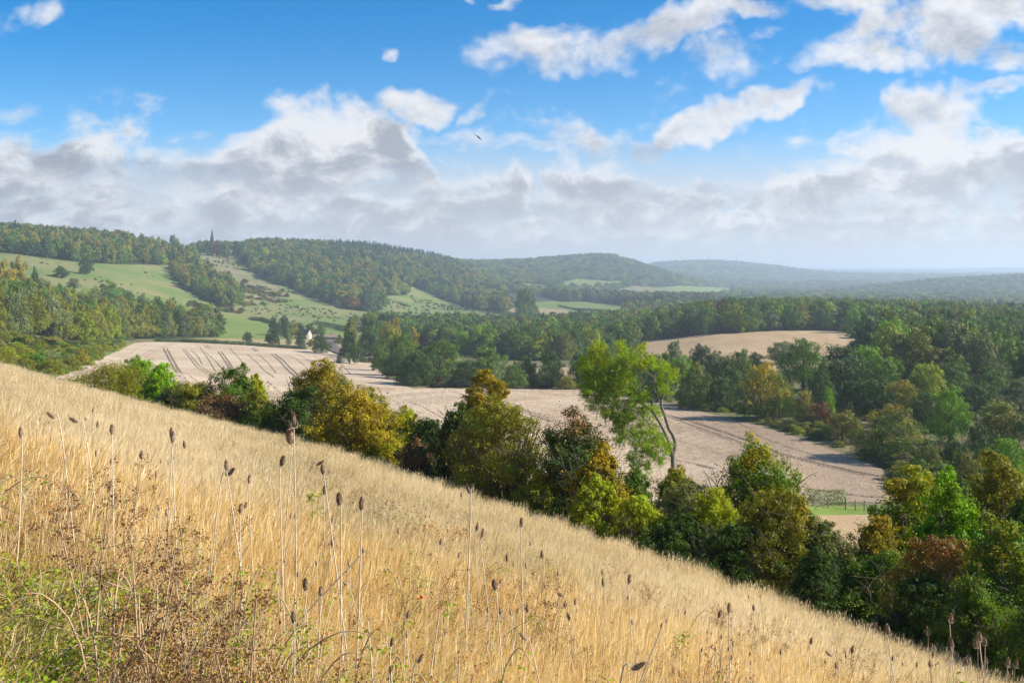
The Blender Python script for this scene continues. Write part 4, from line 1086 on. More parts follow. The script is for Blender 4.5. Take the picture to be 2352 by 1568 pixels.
# masts on the far ridge
for u, hpx, lb in ((1692, 15, 'taller radio mast on the hazy far ridge'), (1626, 8, 'shorter radio mast on the hazy far ridge')):
    p = P(u, 7500); H = 25 + hpx * 7500 / F
    e = bpy.data.objects.new('radio_mast', None); COL.objects.link(e); e.location = p; tagp(e, lb, 'mast')
    g = Geo(); g.tube([(0, 0, -2), (0, 0, H)], [2.6, 1.2], 6); link('pole', g.mesh('pole', [M['metal']]), e)
    g = Geo(); g.box((0, 0, H * .8), (9, 9, 3)); link('antenna', g.mesh('antenna', [M['metal']]), e)
# railway
def strip(name, pts, wd, y0, y1, mat, lift, kind='structure', parent=None, off=0.0):
    q = np.array(pts, float); s_ = np.r_[0, np.cumsum(np.hypot(*np.diff(q, axis=0).T))]; n = 60
    t_ = np.linspace(0, s_[-1], n)
    w3 = np.array([tuple(ground_at(float(np.interp(a, s_, q[:, 0])), float(np.interp(a, s_, q[:, 1])), y0, y1)[0]) for a in t_])
    ker = np.ones(7) / 7
    for c in (0, 1): w3[:, c] = np.convolve(np.pad(w3[:, c], 3, mode='edge'), ker, 'valid')
    d = np.gradient(w3[:, :2], axis=0); d /= np.linalg.norm(d, axis=1)[:, None] + 1e-6
    nn = np.stack([-d[:, 1], d[:, 0]], 1)
    zc = terr(w3[:, 0], w3[:, 1])
    g = Geo(); V = []
    for s1 in (-1, 1):
        xy = w3[:, :2] + nn * (off + s1 * wd / 2); V.append(np.column_stack([xy, zc + lift]))
    V = np.concatenate(V); g.add(V, [(i, i + 1, n + i + 1, n + i) for i in range(n - 1)])
    return link(name, g.mesh(name, [mat]), parent, kind=kind if parent is None else None)
rw = [(792, 775), (770, 779), (758, 786), (757, 796), (768, 804), (790, 812), (827, 821), (858, 827), (890, 833)]
tr = strip('railway_track', rw, 10, 450, 900, M['ballast'], 1.0)
for off in (-2.6, -1.2, 1.2, 2.6):
    strip('rail', rw, .25, 450, 900, M['rail'], 1.15, parent=tr, off=off)
# post and wire fence in the gap
pf, Yf = ground_at(1902, 1166, 95, 170)
fe = bpy.data.objects.new('wire_fence', None); COL.objects.link(fe); fe.location = pf; tagp(fe, 'post and wire fence along the green strip beyond the bushes', 'fence')
fu = [1845, 1870, 1902, 1942, 1965, 1985, 2012, 2040, 2070]
fps = [P(u, Yf) - pf for u in fu]
for i, q_ in enumerate(fps):
    g = Geo(); a = R0.uniform(-.05, .05); g.tube([q_ + Vector((0, 0, -.3)), q_ + Vector((a, 0, 1.35))], [.09, .08], 6); link('post', g.mesh('post', [M['wood_post']]), fe)
for hgt in (.5, .85, 1.2):
    g = Geo(); g.tube([q_ + Vector((0, 0, hgt)) for q_ in fps], .012, 4); link('wire', g.mesh('wire', [M['metal']]), fe)

# ------------------------------------------------------------------ the hedgerow of shrubs below the meadow
def twig_mesh(seed, w_, h_, n=26, thick=1.0, spread=.5):
    r = np.random.RandomState(seed); g = Geo()
    for i in range(n):
        a = r.uniform(0, 6.283); b0 = r.uniform(0, .12) * w_
        x0, y0 = math.cos(a) * b0, math.sin(a) * b0
        R = r.uniform(.15, spread) * w_; H = h_ * r.uniform(.65, 1.02) * (1 - .35 * (R / w_))
        m1 = (x0 + math.cos(a) * R * .35, y0 + math.sin(a) * R * .35, H * .5)
        m2 = (x0 + math.cos(a + .3) * R * .75, y0 + math.sin(a + .3) * R * .75, H * .8)
        e1 = (x0 + math.cos(a + .2) * R, y0 + math.sin(a + .2) * R, H)
        rb = thick * h_ * .012
        g.tube([(x0, y0, -.4), m1, m2, e1], [rb, rb * .6, rb * .35, rb * .12], 5)
        for k in range(5):
            t = r.uniform(.35, .95); bx = np.interp(t, [0, .5, .8, 1], [x0, m1[0], m2[0], e1[0]]); by = np.interp(t, [0, .5, .8, 1], [y0, m1[1], m2[1], e1[1]]); bz = np.interp(t, [0, .5, .8, 1], [0, m1[2], m2[2], e1[2]])
            dd = r.normal(size=3) * .14 * w_; dd[2] = abs(dd[2]) * .8 + .03 * h_
            g.tube([(bx, by, bz), (bx + dd[0] * .5, by + dd[1] * .5, bz + dd[2] * .6), (bx + dd[0], by + dd[1], bz + dd[2])], [rb * .3, rb * .18, rb * .06], 4)
    return g.mesh('branches', [M['twig']])
def shrub(u, wpx, vtop, k, col, au, label, name='hawthorn_bush', cat='bush', n=26000, leaf=.13, mat='leaf_near', gap=.52, nb=34, taper=.7, seed=None, vbot=None, twigs=26, spread=.5, depth=.8):
    """k: distance as a multiple of the meadow edge's distance"""
    Y = float(edge(u)) * k; b = P(u, Y); H = (VH - vtop) * Y / F - b.z; Wd = wpx * 1.22 * Y / F
    sd_ = seed or int(u * 7 + vtop)
    r = np.random.RandomState(sd_)
    e = bpy.data.objects.new(name, None); COL.objects.link(e); e.location = b; tagp(e, label, cat)
    bl = [(x, y * depth, z, a, b_ * depth, c) for x, y, z, a, b_, c in crown_blobs(r, Wd, H * .97, H * .02, nb, taper, .14, .27)]
    n = int(n * 1.35)
    V, Fc, at = foliage(r, bl, n, leaf, gap, 3.0, low=-1.0, inner=.3)
    V = fit(V, Wd, H, depth)
    # sprays that stick out of the outline
    m_ = n // 8
    kk = r.choice(len(bl), m_ // 12); B = np.array(bl)
    dd = r.normal(size=(len(kk), 3)); dd[:, 2] = np.abs(dd[:, 2]) * .9; dd /= np.linalg.norm(dd, axis=1)[:, None]
    sp = B[kk, :3] + dd * B[kk, 3:6] * .95
    tt = r.uniform(0, 1, (len(kk), 12, 1)) * r.uniform(.25, .6, (len(kk), 1, 1)) * min(1.6, .16 * max(Wd, H) + .3)
    pp = (sp[:, None, :] + dd[:, None, :] * tt + r.normal(size=(len(kk), 12, 3)) * .07).reshape(-1, 3)
    V2, F2 = qleaf(r, pp, r.normal(size=pp.shape) + np.array([0, 0, .5]), leaf * r.uniform(.6, 1.2, len(pp)))
    Fc = np.concatenate([Fc, F2 + len(V)]); V = np.concatenate([V, V2])
    n2 = len(F2); zt = np.clip(pp[:, 2] / H, 0, 1)
    at = {'rnd': np.r_[at['rnd'], r.rand(n2)], 'lob': np.r_[at['lob'], r.rand(n2)], 'hgt': np.r_[at['hgt'], zt]}
    c = link('crown', mk_mesh('crown', V, Fc, at, [M[mat]]), e); c.color = (col[0] * 1.25, col[1] * 1.2, col[2] * 1.1, au)
    link('branches', twig_mesh(sd_ + 1, Wd, H * .98, twigs, spread=spread), e)
    return e
SHR = [
 (150, 60, 872, 1.10, OL, .1, 'thin twiggy bush at the far left end of the hedgerow', dict(n=5000, gap=.75, leaf=.14)),
 (258, 150, 838, 1.12, OL, .15, 'brownish olive bush near the left end of the hedgerow', dict(gap=.6, n=26000)),
 (320, 86, 822, 1.18, BR, .12, 'bright yellow-green bush, left one of two in the hedgerow', dict(n=22000)),
 (368, 70, 838, 1.13, BR, .05, 'bright green bush, right one of two in the hedgerow', dict(n=22000)),
 (405, 96, 885, 1.08, D_, .25, 'dark green bush with reddish leaves in the hedgerow', dict(mat='leaf_rust')),
 (455, 110, 884, 1.08, OL, .2, 'low olive green bush in the left hedgerow', dict()),
 (545, 110, 846, 1.12, G_, .12, 'tall thin-leaved ash sapling with bare twigs in the hedgerow', dict(gap=.72, n=24000, nb=24)),
 (562, 22, 834, 1.12, G_, .05, 'small tuft of leaves sticking up over the ash sapling', dict(n=5000, nb=8, twigs=6)),
 (592, 40, 862, 1.08, YG, .25, 'narrow yellow-green bush at the right of the ash sapling', dict(n=14000)),
 (520, 130, 915, 1.06, PB, .3, 'purple-brown bramble thicket below the ash sapling', dict(mat='leaf_rust', gap=.6)),
 (600, 90, 920, 1.07, G_, .35, 'green bush mixed with dark red leaves in the hedgerow', dict(mat='leaf_rust')),
 (730, 150, 834, 1.22, D_, .50, 'dark field maple with an orange layered top', dict(n=46000, nb=40, leaf=.15)),
 (690, 130, 890, 1.10, D_, .12, 'dark green lower bush left under the orange-topped maple', dict(n=32000)),
 (775, 130, 888, 1.09, OL, .4, 'olive bush with rusty top between the maple and the yellow bush', dict(n=32000, mat='leaf_rust')),
 (832, 150, 905, 1.06, YG, .62, 'large golden yellow bush in the middle of the hedgerow', dict(n=44000, nb=36)),
 (868, 90, 895, 1.2, OL, .3, 'thin olive bush with bare twigs right of the yellow bush', dict(gap=.74, n=18000)),
 (935, 90, 942, 1.15, YG, .3, 'pale yellow-green bush right of the large yellow bush', dict(n=24000)),
 (985, 100, 966, 1.10, D_, .15, 'dark glossy green bush right of the pale yellow-green one', dict(n=26000)),
 (960, 70, 1010, 1.05, PB, .2, 'purple-brown low bush at the foot of the dark glossy one', dict(mat='leaf_rust', n=14000)),
 (1108, 88, 856, 1.28, OL, .62, 'narrow golden tree with a pointed top above the big hawthorn', dict(n=36000, nb=34, taper=1.25)),
 (1070, 130, 935, 1.10, D_, .1, 'left part of the dark mass, a dense hawthorn below the golden tree', dict(n=42000, leaf=.12)),
 (1160, 200, 925, 1.06, OL, .1, 'big dark olive hawthorn with bare trunks showing', dict(n=46000, gap=.62, twigs=60, leaf=.11)),
 (1330, 180, 958, 1.10, D_, .36, 'dark hawthorn with a rusty red top beside the ash', dict(n=60000, mat='leaf_rust', nb=44, leaf=.11)),
 (1385, 100, 1030, 1.05, OL, .6, 'orange-yellow flank bush right of the rusty hawthorn', dict(n=30000)),
 (1370, 100, 1095, 1.02, YG, .2, 'yellow-green bush at the foot of the rusty hawthorn', dict(n=26000, leaf=.10)),
 (1240, 90, 1080, 1.04, YG, .25, 'small yellowish bush between the two big hawthorns', dict(n=20000, leaf=.10)),
 (1455, 100, 1085, 1.16, G_, .1, 'low green bush left below the trunk of the ash', dict(n=26000)),
 (1545, 120, 1082, 1.22, OL, .25, 'low bush with a yellow top hiding the foot of the ash', dict(n=28000)),
 (1478, 100, 1142, 1.03, YG, .12, 'bright yellow-green bush at the meadow edge under the ash', dict(n=34000, leaf=.09)),
 (1570, 140, 1110, 1.08, GG, .1, 'grey-green twiggy bush right of the bright one', dict(n=32000, gap=.68, twigs=60, leaf=.09)),
 (1560, 150, 1190, 1.02, D_, .05, 'low dark bramble bank at the meadow edge', dict(n=34000, leaf=.09)),
 (1735, 200, 1030, 1.16, G_, .35, 'large green bush with a yellowing crown left of the gap', dict(n=64000, nb=50, leaf=.11)),
 (1650, 130, 1130, 1.06, YG, .2, 'yellow-green bush under the left side of the large bush', dict(n=36000, leaf=.09)),
 (1770, 170, 1135, 1.05, OL, .3, 'olive bush with yellow flecks under the large bush', dict(n=46000, leaf=.09)),
 (1840, 70, 1155, 1.12, OL, .65, 'small orange-yellow spray bush right of the large bush', dict(n=18000, leaf=.10)),
 (1690, 150, 1210, 1.0, D_, .05, 'dark bramble bank below the large bush', dict(n=40000, leaf=.085)),
 (1890, 130, 1195, 1.12, GG, .1, 'grey-green low bush under the gap in the hedgerow', dict(n=34000, leaf=.10)),
 (1875, 90, 1262, 1.02, D_, .0, 'dark bush at the meadow edge below the gap', dict(n=24000, leaf=.08)),
 (2085, 150, 1084, 1.30, YG, .35, 'yellow-green spreading bush right of the gap', dict(n=42000, leaf=.11)),
 (2010, 120, 1190, 1.2, OL, .45, 'bush with orange leaves at the right side of the gap', dict(n=38000, leaf=.09)),
 (2190, 150, 1092, 1.22, BR, .06, 'bright glossy green bush in the right group', dict(n=60000, leaf=.10, nb=44)),
 (2300, 160, 1050, 1.42, OL, .25, 'dark yellow-flecked bush at the right edge', dict(n=50000, leaf=.11)),
 (2150, 190, 1240, 1.08, OL, .34, 'rusty brown bush in the middle of the right group', dict(n=60000, leaf=.08, mat='leaf_rust', gap=.6, twigs=60)),
 (2010, 170, 1270, 1.10, G_, .1, 'dark shaded bush at the left of the right group', dict(n=50000, leaf=.085)),
 (2310, 170, 1210, 1.10, G_, .3, 'green and yellow bush low at the right edge', dict(n=60000, leaf=.08)),
 (2240, 160, 1330, 1.02, G_, .15, 'dark bush at the meadow edge near the bottom right', dict(n=50000, leaf=.075)),
 (2120, 150, 1330, 1.03, D_, .05, 'darkest low bush behind the dry grass at the right', dict(n=40000, leaf=.075)),
 (2370, 150, 1120, 1.28, G_, .15, 'tall green bush cut by the right edge of the photo', dict(n=50000, leaf=.10)),
 (2400, 160, 1370, 1.0, G_, .2, 'dark bush in the bottom right corner', dict(n=40000, leaf=.075)),
]
for u, wp, vt, k, c, au, lb, kw in SHR:
    shrub(u, wp, vt, k, c, au, lb, **kw)

# the ash tree
def zA(x, y): return (1317.1 + x * .2159, 771.5 + y * .2159)
AY = 104.0
ab = P(1547, AY)
ash = bpy.data.objects.new('ash_tree', None); COL.objects.link(ash); ash.location = ab
tagp(ash, 'tall leaning ash tree with bare forked limbs and bright leaves hanging left', 'tree')
def ap(x, y, dy=0.0):
    u, v = zA(x, y); return pt(u, v, AY) - ab + Vector((0, dy, 0))
def cm_path(pts, dys): return [ap(x, y, d) for (x, y), d in zip(pts, dys)]
ra = np.random.RandomState(5)
def smooth_path(P_, n=5):
    P_ = [np.array(tuple(p)) for p in P_]; out = []
    for i in range(len(P_) - 1):
        p0 = P_[max(0, i - 1)]; p1 = P_[i]; p2 = P_[i + 1]; p3 = P_[min(len(P_) - 1, i + 2)]
        for t in np.arange(n) / n:
            out.append(.5 * ((2 * p1) + (-p0 + p2) * t + (2 * p0 - 5 * p1 + 4 * p2 - p3) * t * t + (-p0 + 3 * p1 - 3 * p2 + p3) * t ** 3))
    out.append(P_[-1]); return out
g = Geo()
def limb(pts, r0, r1, d0=0.0, d1=0.0):
    r0 *= 1.3; r1 *= 1.3
    path = smooth_path([ap(x, y, d0 + (d1 - d0) * i / (len(pts) - 1)) for i, (x, y) in enumerate(pts)])
    g.tube(path, np.linspace(r0, r1, len(path)), 8)
g.tube(smooth_path([Vector((0.15, 0, -1)), ap(1068, 1500), ap(1062, 1400), ap(1058, 1290), ap(1070, 1210)]), np.linspace(.34, .17, 21), 9)
limb([(1070, 1215), (1086, 1150), (1062, 1060), (1020, 990), (980, 860), (945, 760), (945, 680)], .16, .10, 0, .6)
limb([(945, 690), (908, 580), (880, 480), (860, 400), (800, 340), (720, 240), (690, 170)], .10, .03, .6, 1.5)
limb([(948, 680), (985, 560), (990, 450), (1025, 335)], .08, .03, .6, -.4)
limb([(880, 440), (900, 400), (942, 378)], .05, .02, 1, 1.2)
limb([(1050, 1290), (1000, 1225), (985, 1190)], .12, .06, 0, -.6)
limb([(1058, 1295), (1030, 1180), (985, 1060), (920, 930), (860, 830), (822, 740), (820, 620)], .15, .08, 0, -1.0)
limb([(820, 625), (852, 560), (835, 440), (780, 382), (690, 355), (560, 330)], .07, .025, -1, -1.5)
limb([(820, 610), (750, 585), (710, 500), (714, 460), (640, 350), (540, 250)], .06, .02, -1, -2)
limb([(930, 965), (860, 935), (775, 900), (705, 825), (600, 760), (450, 700)], .07, .025, -.5, -2.5)
limb([(985, 1060), (900, 1010), (760, 990), (620, 1030)], .06, .02, -.3, -1.5)
limb([(860, 830), (740, 720), (560, 600), (400, 480), (250, 330), (250, 180)], .07, .02, -.8, .8)
limb([(640, 360), (460, 260), (420, 210), (360, 200)], .04, .015, -1.5, -.5)
limb([(400, 480), (250, 400), (180, 440)], .04, .015, .4, 1.2)
limb([(820, 700), (690, 620), (600, 480), (520, 300), (500, 120)], .05, .015, -1, 1)
limb([(900, 1010), (820, 1120), (740, 1230), (700, 1360)], .04, .012, -.3, -1)
limb([(990, 1180), (940, 1220), (945, 1320)], .03, .01, -.5, -.8)
link('trunk', g.mesh('trunk', [M['ash_bark']], True), ash)
bl = [(300, 110, 60), (500, 90, 50), (250, 260, 110), (550, 200, 90), (130, 290, 80), (400, 350, 140), (560, 330, 110), (200, 480, 110), (330, 550, 140), (540, 480, 120), (250, 700, 120), (450, 690, 120), (640, 640, 85), (600, 800, 105), (770, 620, 50), (780, 780, 75),
      (720, 150, 75), (800, 260, 75), (950, 330, 80), (1050, 410, 65), (920, 500, 50), (1000, 560, 45), (450, 870, 85), (600, 950, 110), (800, 960, 85), (500, 1050, 85), (700, 1080, 110), (900, 1100, 80), (1000, 1170, 55), (750, 1200, 90), (600, 1280, 45), (680, 1370, 55),
      (780, 1370, 50), (940, 1320, 38), (900, 810, 32), (720, 700, 60), (150, 590, 60), (380, 800, 80), (860, 1230, 60), (690, 300, 45), (240, 150, 55), (170, 400, 70)]
BB = []
for x, y, rr_ in bl:
    for k in range(11):
        c = ap(x + ra.uniform(-.95, .95) * rr_, y + ra.uniform(-.9, .9) * rr_, ra.uniform(-2.2, 2.2)); s = rr_ * .2159 * AY / F * ra.uniform(.28, .72)
        BB.append((c.x, c.y, c.z, s, s, s * ra.uniform(.7, 1.1)))
V, Fc, at = foliage(ra, BB, 60000, .15, .35, 3.2, droop=.8, inner=.6, asp=.4, low=-1.2)
# feathery hanging sprays of compound leaves
pp, lo = [], []
for x, y, rr_ in bl:
    sc_ = rr_ * .2159 * AY / F
    for k in range(int(10 + 34 * sc_)):
        c = np.array(tuple(ap(x + ra.normal(0, .52) * rr_, y + ra.normal(0, .52) * rr_, ra.normal(0, 1.1))))
        d = np.array((ra.normal(-.25, .55), ra.normal(0, .5), ra.normal(-.45, .45))); d /= np.linalg.norm(d); L_ = ra.uniform(.35, 1.0)
        t_ = ra.rand(34, 1); q_ = c + d * L_ * t_ + np.array((0, 0, -.25)) * (L_ * t_) ** 2 + ra.normal(0, .06, (34, 3))
        pp.append(q_); lo.append(np.full(34, ra.rand()))
pp = np.concatenate(pp); lo = np.concatenate(lo)
V2, F2 = qleaf(ra, pp, ra.normal(size=pp.shape) * .7 + np.array([.4, 0, .6]), .15 * ra.uniform(.6, 1.25, len(pp)), .42, .6)
Fc = np.concatenate([Fc, F2 + len(V)]); V = np.concatenate([V, V2])
at = {'rnd': np.r_[at['rnd'], ra.rand(len(F2))], 'lob': np.r_[at['lob'], lo], 'hgt': np.r_[at['hgt'], np.clip(pp[:, 2] / 19.0, 0, 1)]}
cr = link('crown', mk_mesh('crown', V, Fc, at, [M['leaf_near']]), ash); cr.color = (.23, .32, .020, .24)

# bird
bp = pt(1100, 317, 160)
be = bpy.data.objects.new('bird', None); COL.objects.link(be); be.location = bp; be.rotation_euler = (0, rad(38), 0)
be.scale = (1.8, 1.8, 1.8); tagp(be, 'small dark bird, a thin streak against the blue sky', 'bird')
g = Geo(); g.tube([(-.22, 0, 0), (-.12, 0, .01), (.05, 0, .02), (.2, 0, .0), (.3, 0, 0)], [.01, .05, .055, .03, .008], 8)
link('body', g.mesh('body', [M['bird']], True), be)
for s in (-1, 1):
    g = Geo(); g.add([(-.08, s * .04, .03), (.08, s * .04, .03), (.0, s * .4, .06), (-.06, s * .38, .06), (-.62, s * .1, -.02), (-.5, s * .05, 0)], [(0, 1, 2, 3), (0, 3, 4, 5)])
    link('wing', g.mesh('wing', [M['bird']]), be)

# ------------------------------------------------------------------ meadow grass
def grass_patch(name, seed, size, n, h, wd, mat, lean=.18, seg=3, head=.35, messy=0.0):
    r = np.random.RandomState(seed)
    b = np.column_stack([r.uniform(-size / 2, size / 2, (n, 2)), np.full(n, -.05)])
    hh = h * r.uniform(.55, 1.12, n)
    a = r.uniform(0, 6.283, n); L = np.abs(r.normal(0, lean, n)) + (r.rand(n) < messy) * r.uniform(.4, 1.3, n)
    wind = np.array([.10, .02])
    dx = np.cos(a) * L + wind[0]; dy = np.sin(a) * L + wind[1]
    ts = np.linspace(0, 1, seg + 1)
    fa = r.uniform(0, 6.283, n); side = np.column_stack([np.cos(fa), np.sin(fa), np.zeros(n)])
    rows = []
    for t in ts:
        zz = hh * (t - .18 * L * t * t) ; off = hh * t ** 1.8
        c = b + np.column_stack([dx * off, dy * off, zz])
        w_ = wd * (1 - .75 * t) * r.uniform(.8, 1.2, n)
        rows.append((c - side * w_[:, None], c + side * w_[:, None]))
    V = np.stack([x for p in rows for x in p], 1).reshape(-1, 3)      # n, 2*(seg+1)
    k = 2 * (seg + 1); base = (np.arange(n) * k)[:, None]
    Fc = np.concatenate([base + np.array([[2 * s, 2 * s + 1, 2 * s + 3, 2 * s + 2]]) for s in range(seg)], 0)
    rn = r.rand(n); rnd = np.tile(rn, seg)
    hd = r.rand(n) < head
    tip = rows[-1][0][hd]; m_ = hd.sum()
    if m_:
        d = np.column_stack([dx[hd], dy[hd], np.ones(m_)]); d /= np.linalg.norm(d, axis=1)[:, None]
        sd2 = side[hd] * wd * 2.2; ln = h * .16 * r.uniform(.6, 1.3, m_)[:, None]
        V2 = np.stack([tip - d * ln * .4, tip + sd2 + d * ln * .2, tip + d * ln, tip - sd2 + d * ln * .2], 1).reshape(-1, 3)
        Fc = np.concatenate([Fc, np.arange(4 * m_).reshape(m_, 4) + len(V)]); V = np.concatenate([V, V2]); rnd = np.r_[rnd, rn[hd] * .8]
    return mk_mesh(name, V, Fc, {'rnd': rnd}, [M[mat]])
gr = np.random.RandomState(11)
def ring(Ya, Yb, u0, u1, sp):
    out = []
    y = Ya
    while y < Yb:
        xa, xb = (u0 - U0) / F * y, (u1 - U0) / F * y
        x = np.arange(xa - sp, xb + sp, sp); x = x + gr.uniform(-.4, .4, len(x)) * sp
        out.append(np.stack([x, y + gr.uniform(-.4, .4, len(x)) * sp], 1)); y += sp
    p = np.concatenate(out); return p
TILT = (math.atan(-.216 * -1) * 0, 0)
def lay(name, p, protos, label, smin=.85, smax=1.15, cat='grass', zs=None, dz=0.0):
    z = terr(p[:, 0], p[:, 1]) + dz
    n = len(p); s = gr.uniform(smin, smax, n)
    sc = np.column_stack([s, s, s * (zs if zs is not None else 1)])
    # shear is not needed: patches are tilted to lie on the slope
    return scatter(name, np.column_stack([p, z]), np.zeros(n), sc, gr.randint(0, len(protos), n), protos, label, cat)
near_p = [proto('g%02d' % i, grass_patch('grass_near', 600 + i, .8, 620, .66, .0017, 'straw', .30, 4, .3, .30)) for i in range(6)]
mid_p = [proto('m%02d' % i, grass_patch('grass_mid', 620 + i, 1.3, 1050, .64, .0023, 'straw_far', .26, 3, .2, .10)) for i in range(5)]
far_p2 = [proto('h%02d' % i, grass_patch('grass_far', 640 + i, 2.6, 1800, .62, .0050, 'straw_far', .22, 2, .15)) for i in range(5)]
near0 = [proto('n%02d' % i, grass_patch('grass_close', 680 + i, .6, 620, .62, .0012, 'straw', .34, 5, .3, .4)) for i in range(6)]
p = ring(2.9, 6.2, -250, 2600, .32); uu, YY = to_uy(p[:, 0], p[:, 1]); p = p[(gr.rand(len(p)) < np.interp(uu, [0, 500, 900], [.55, .8, 1]))]; lay('grass', p, near0, 'fine tangled dry grass close by at the foot of the picture', zs=gr.uniform(.7, 1.2, len(p)) * np.interp(p[:, 1], [3, 4.5, 6.2], [.60, .75, .95]))
p = ring(6.0, 13, -250, 2600, .46); lay('grass', p, near_p, 'tangled dry grass a few steps away', zs=gr.uniform(.7, 1.15, len(p)))
p = ring(12.5, 32, -250, 2600, .85); uu, YY = to_uy(p[:, 0], p[:, 1]); p = p[YY < edge(uu)]
lay('grass', p, mid_p, 'tall straw-coloured grass in the middle of the meadow', zs=gr.uniform(.85, 1.1, len(p)) * (.92 + .16 * wav(p[:, 0], p[:, 1], 2.6, .4)))
p = ring(31, 112, -250, 2600, 1.7); uu, YY = to_uy(p[:, 0], p[:, 1]); k = YY < edge(uu) * 1.01; p = p[k]
lay('grass', p, far_p2, 'pale smooth dry grass along the far edge of the meadow', zs=(.95 + .16 * wav(p[:, 0], p[:, 1], 5.5, .9)) * gr.uniform(.9, 1.08, len(p)) * np.interp(to_uy(p[:, 0], p[:, 1])[0], [0, 500, 1200], [.8, .9, 1]))
def stubble_patch(name, seed):
    r = np.random.RandomState(seed); n = 1300; size = 5.0
    k = r.randint(0, 11, n); a = rad(35)
    p = np.column_stack([(k - 5) * .5 + r.normal(0, .06, n), r.uniform(-size / 2, size / 2, n)])
    x = p[:, 0] * math.cos(a) - p[:, 1] * math.sin(a); y = p[:, 0] * math.sin(a) + p[:, 1] * math.cos(a)
    f = r.uniform(0, 3.14, n); w_ = r.uniform(.015, .035, n); h = r.uniform(.05, .14, n)
    c = np.column_stack([x, y, np.full(n, -.02)]); s_ = np.column_stack([np.cos(f) * w_, np.sin(f) * w_, 0 * f]); t_ = np.column_stack([r.normal(0, .04, n), r.normal(0, .04, n), h])
    V = np.stack([c - s_, c + s_, c + s_ * .7 + t_, c - s_ * .7 + t_], 1).reshape(-1, 3)
    return mk_mesh(name, V, np.arange(4 * n).reshape(n, 4), {'rnd': r.rand(n)}, [M['stubble_straw']])
M['stubble_straw'] = straw_mat('stubble_straw', [(0, (.84, .73, .60)), (.4, (.74, .61, .48)), (.75, (.56, .43, .32)), (1.0, (.36, .26, .18))], .2, .03)
sp_p = [proto('q%02d' % i, stubble_patch('stubble_rows', 690 + i)) for i in range(3)]
yy = np.arange(118, 330, 4.6); P_ = []
for y in yy:
    xx = np.arange(-.55 * y, .62 * y, 4.6); P_.append(np.column_stack([xx + gr.uniform(-.8, .8, len(xx)), np.full(len(xx), y) + gr.uniform(-.8, .8, len(xx))]))
P_ = np.concatenate(P_); uu, YY = to_uy(P_[:, 0], P_[:, 1]); zz = terr(P_[:, 0], P_[:, 1]); P_ = P_[zone(uu, YY, VH - F * zz / YY) == 7]; P_ = P_[gr.rand(len(P_)) < np.interp(P_[:, 0], [0, 50], [1, .6])]
lay('stubble', P_, sp_p, 'short pale stubble standing in rows on the nearer field', .95, 1.05, 'stubble', zs=gr.uniform(.8, 1.2, len(P_)))
# verge: darker growth between meadow and hedgerow
vg = [proto('v%02d' % i, grass_patch('verge', 660 + i, 1.2, 300, .7, .011, 'verge', .35, 3, .2, .3)) for i in range(4)]
p = ring(26, 110, -250, 2600, .8); uu, YY = to_uy(p[:, 0], p[:, 1]); e_ = edge(uu)
wid_ = np.interp(uu, [0, 800, 1400, 1900, 2352], [.03, .05, .06, .12, .06])
k = (YY > e_ * (1 - wid_ * .6 + gr.uniform(-.03, .03, len(p)))) & (YY < e_ * (1.06 + wid_)); p = p[k]
lay('verge_growth', p, vg, 'rough green and brown growth between the meadow and the hedgerow', .6, 1.3, 'undergrowth', zs=gr.uniform(.6, 1.3, len(p)))

# ------------------------------------------------------------------ weeds in the near grass
def leafclump(name, seed, mat, w_, h_, n, leaf, stems=14, sm='t_stem_dark', arch=.5):
    r = np.random.RandomState(seed); g = Geo(); Vs, Fs, rn = [], [], []; off = 0
    for i in range(stems):
        a = r.uniform(0, 6.283); L = w_ * r.uniform(.2, .55); H = h_ * r.uniform(.5, 1)
        pts = [(0, 0, 0), (math.cos(a) * L * .3, math.sin(a) * L * .3, H * .75), (math.cos(a) * L * .7, math.sin(a) * L * .7, H), (math.cos(a) * L, math.sin(a) * L, H * (1 - arch * r.rand()))]
        g.tube(smooth_path([np.array(p) for p in pts], 3), np.linspace(.004, .0015, 10), 4)
        m_ = n // stems; t = r.uniform(.25, 1, m_)
        ip = np.stack([np.interp(t, [0, .33, .67, 1], [q[c] for q in pts]) for c in range(3)], 1) + r.normal(size=(m_, 3)) * leaf * .9
        V, Fc = qleaf(r, ip, r.normal(size=(m_, 3)) * .7 + np.array([0, 0, .8]), leaf * r.uniform(.5, 1.3, m_), .62)
        Vs.append(V); Fs.append(Fc + off); off += len(V); rn.append(r.rand(m_))
    V = np.concatenate(Vs + g.V); nl = len(np.concatenate(Fs)); Fg = np.concatenate(g.F) + off
    return mk_mesh(name, V, np.concatenate([np.concatenate(Fs), Fg]), {'rnd': np.r_[np.concatenate(rn), np.full(len(Fg), .5)]}, [M[mat], M[sm]], midx=np.r_[np.zeros(nl), np.ones(len(Fg))])
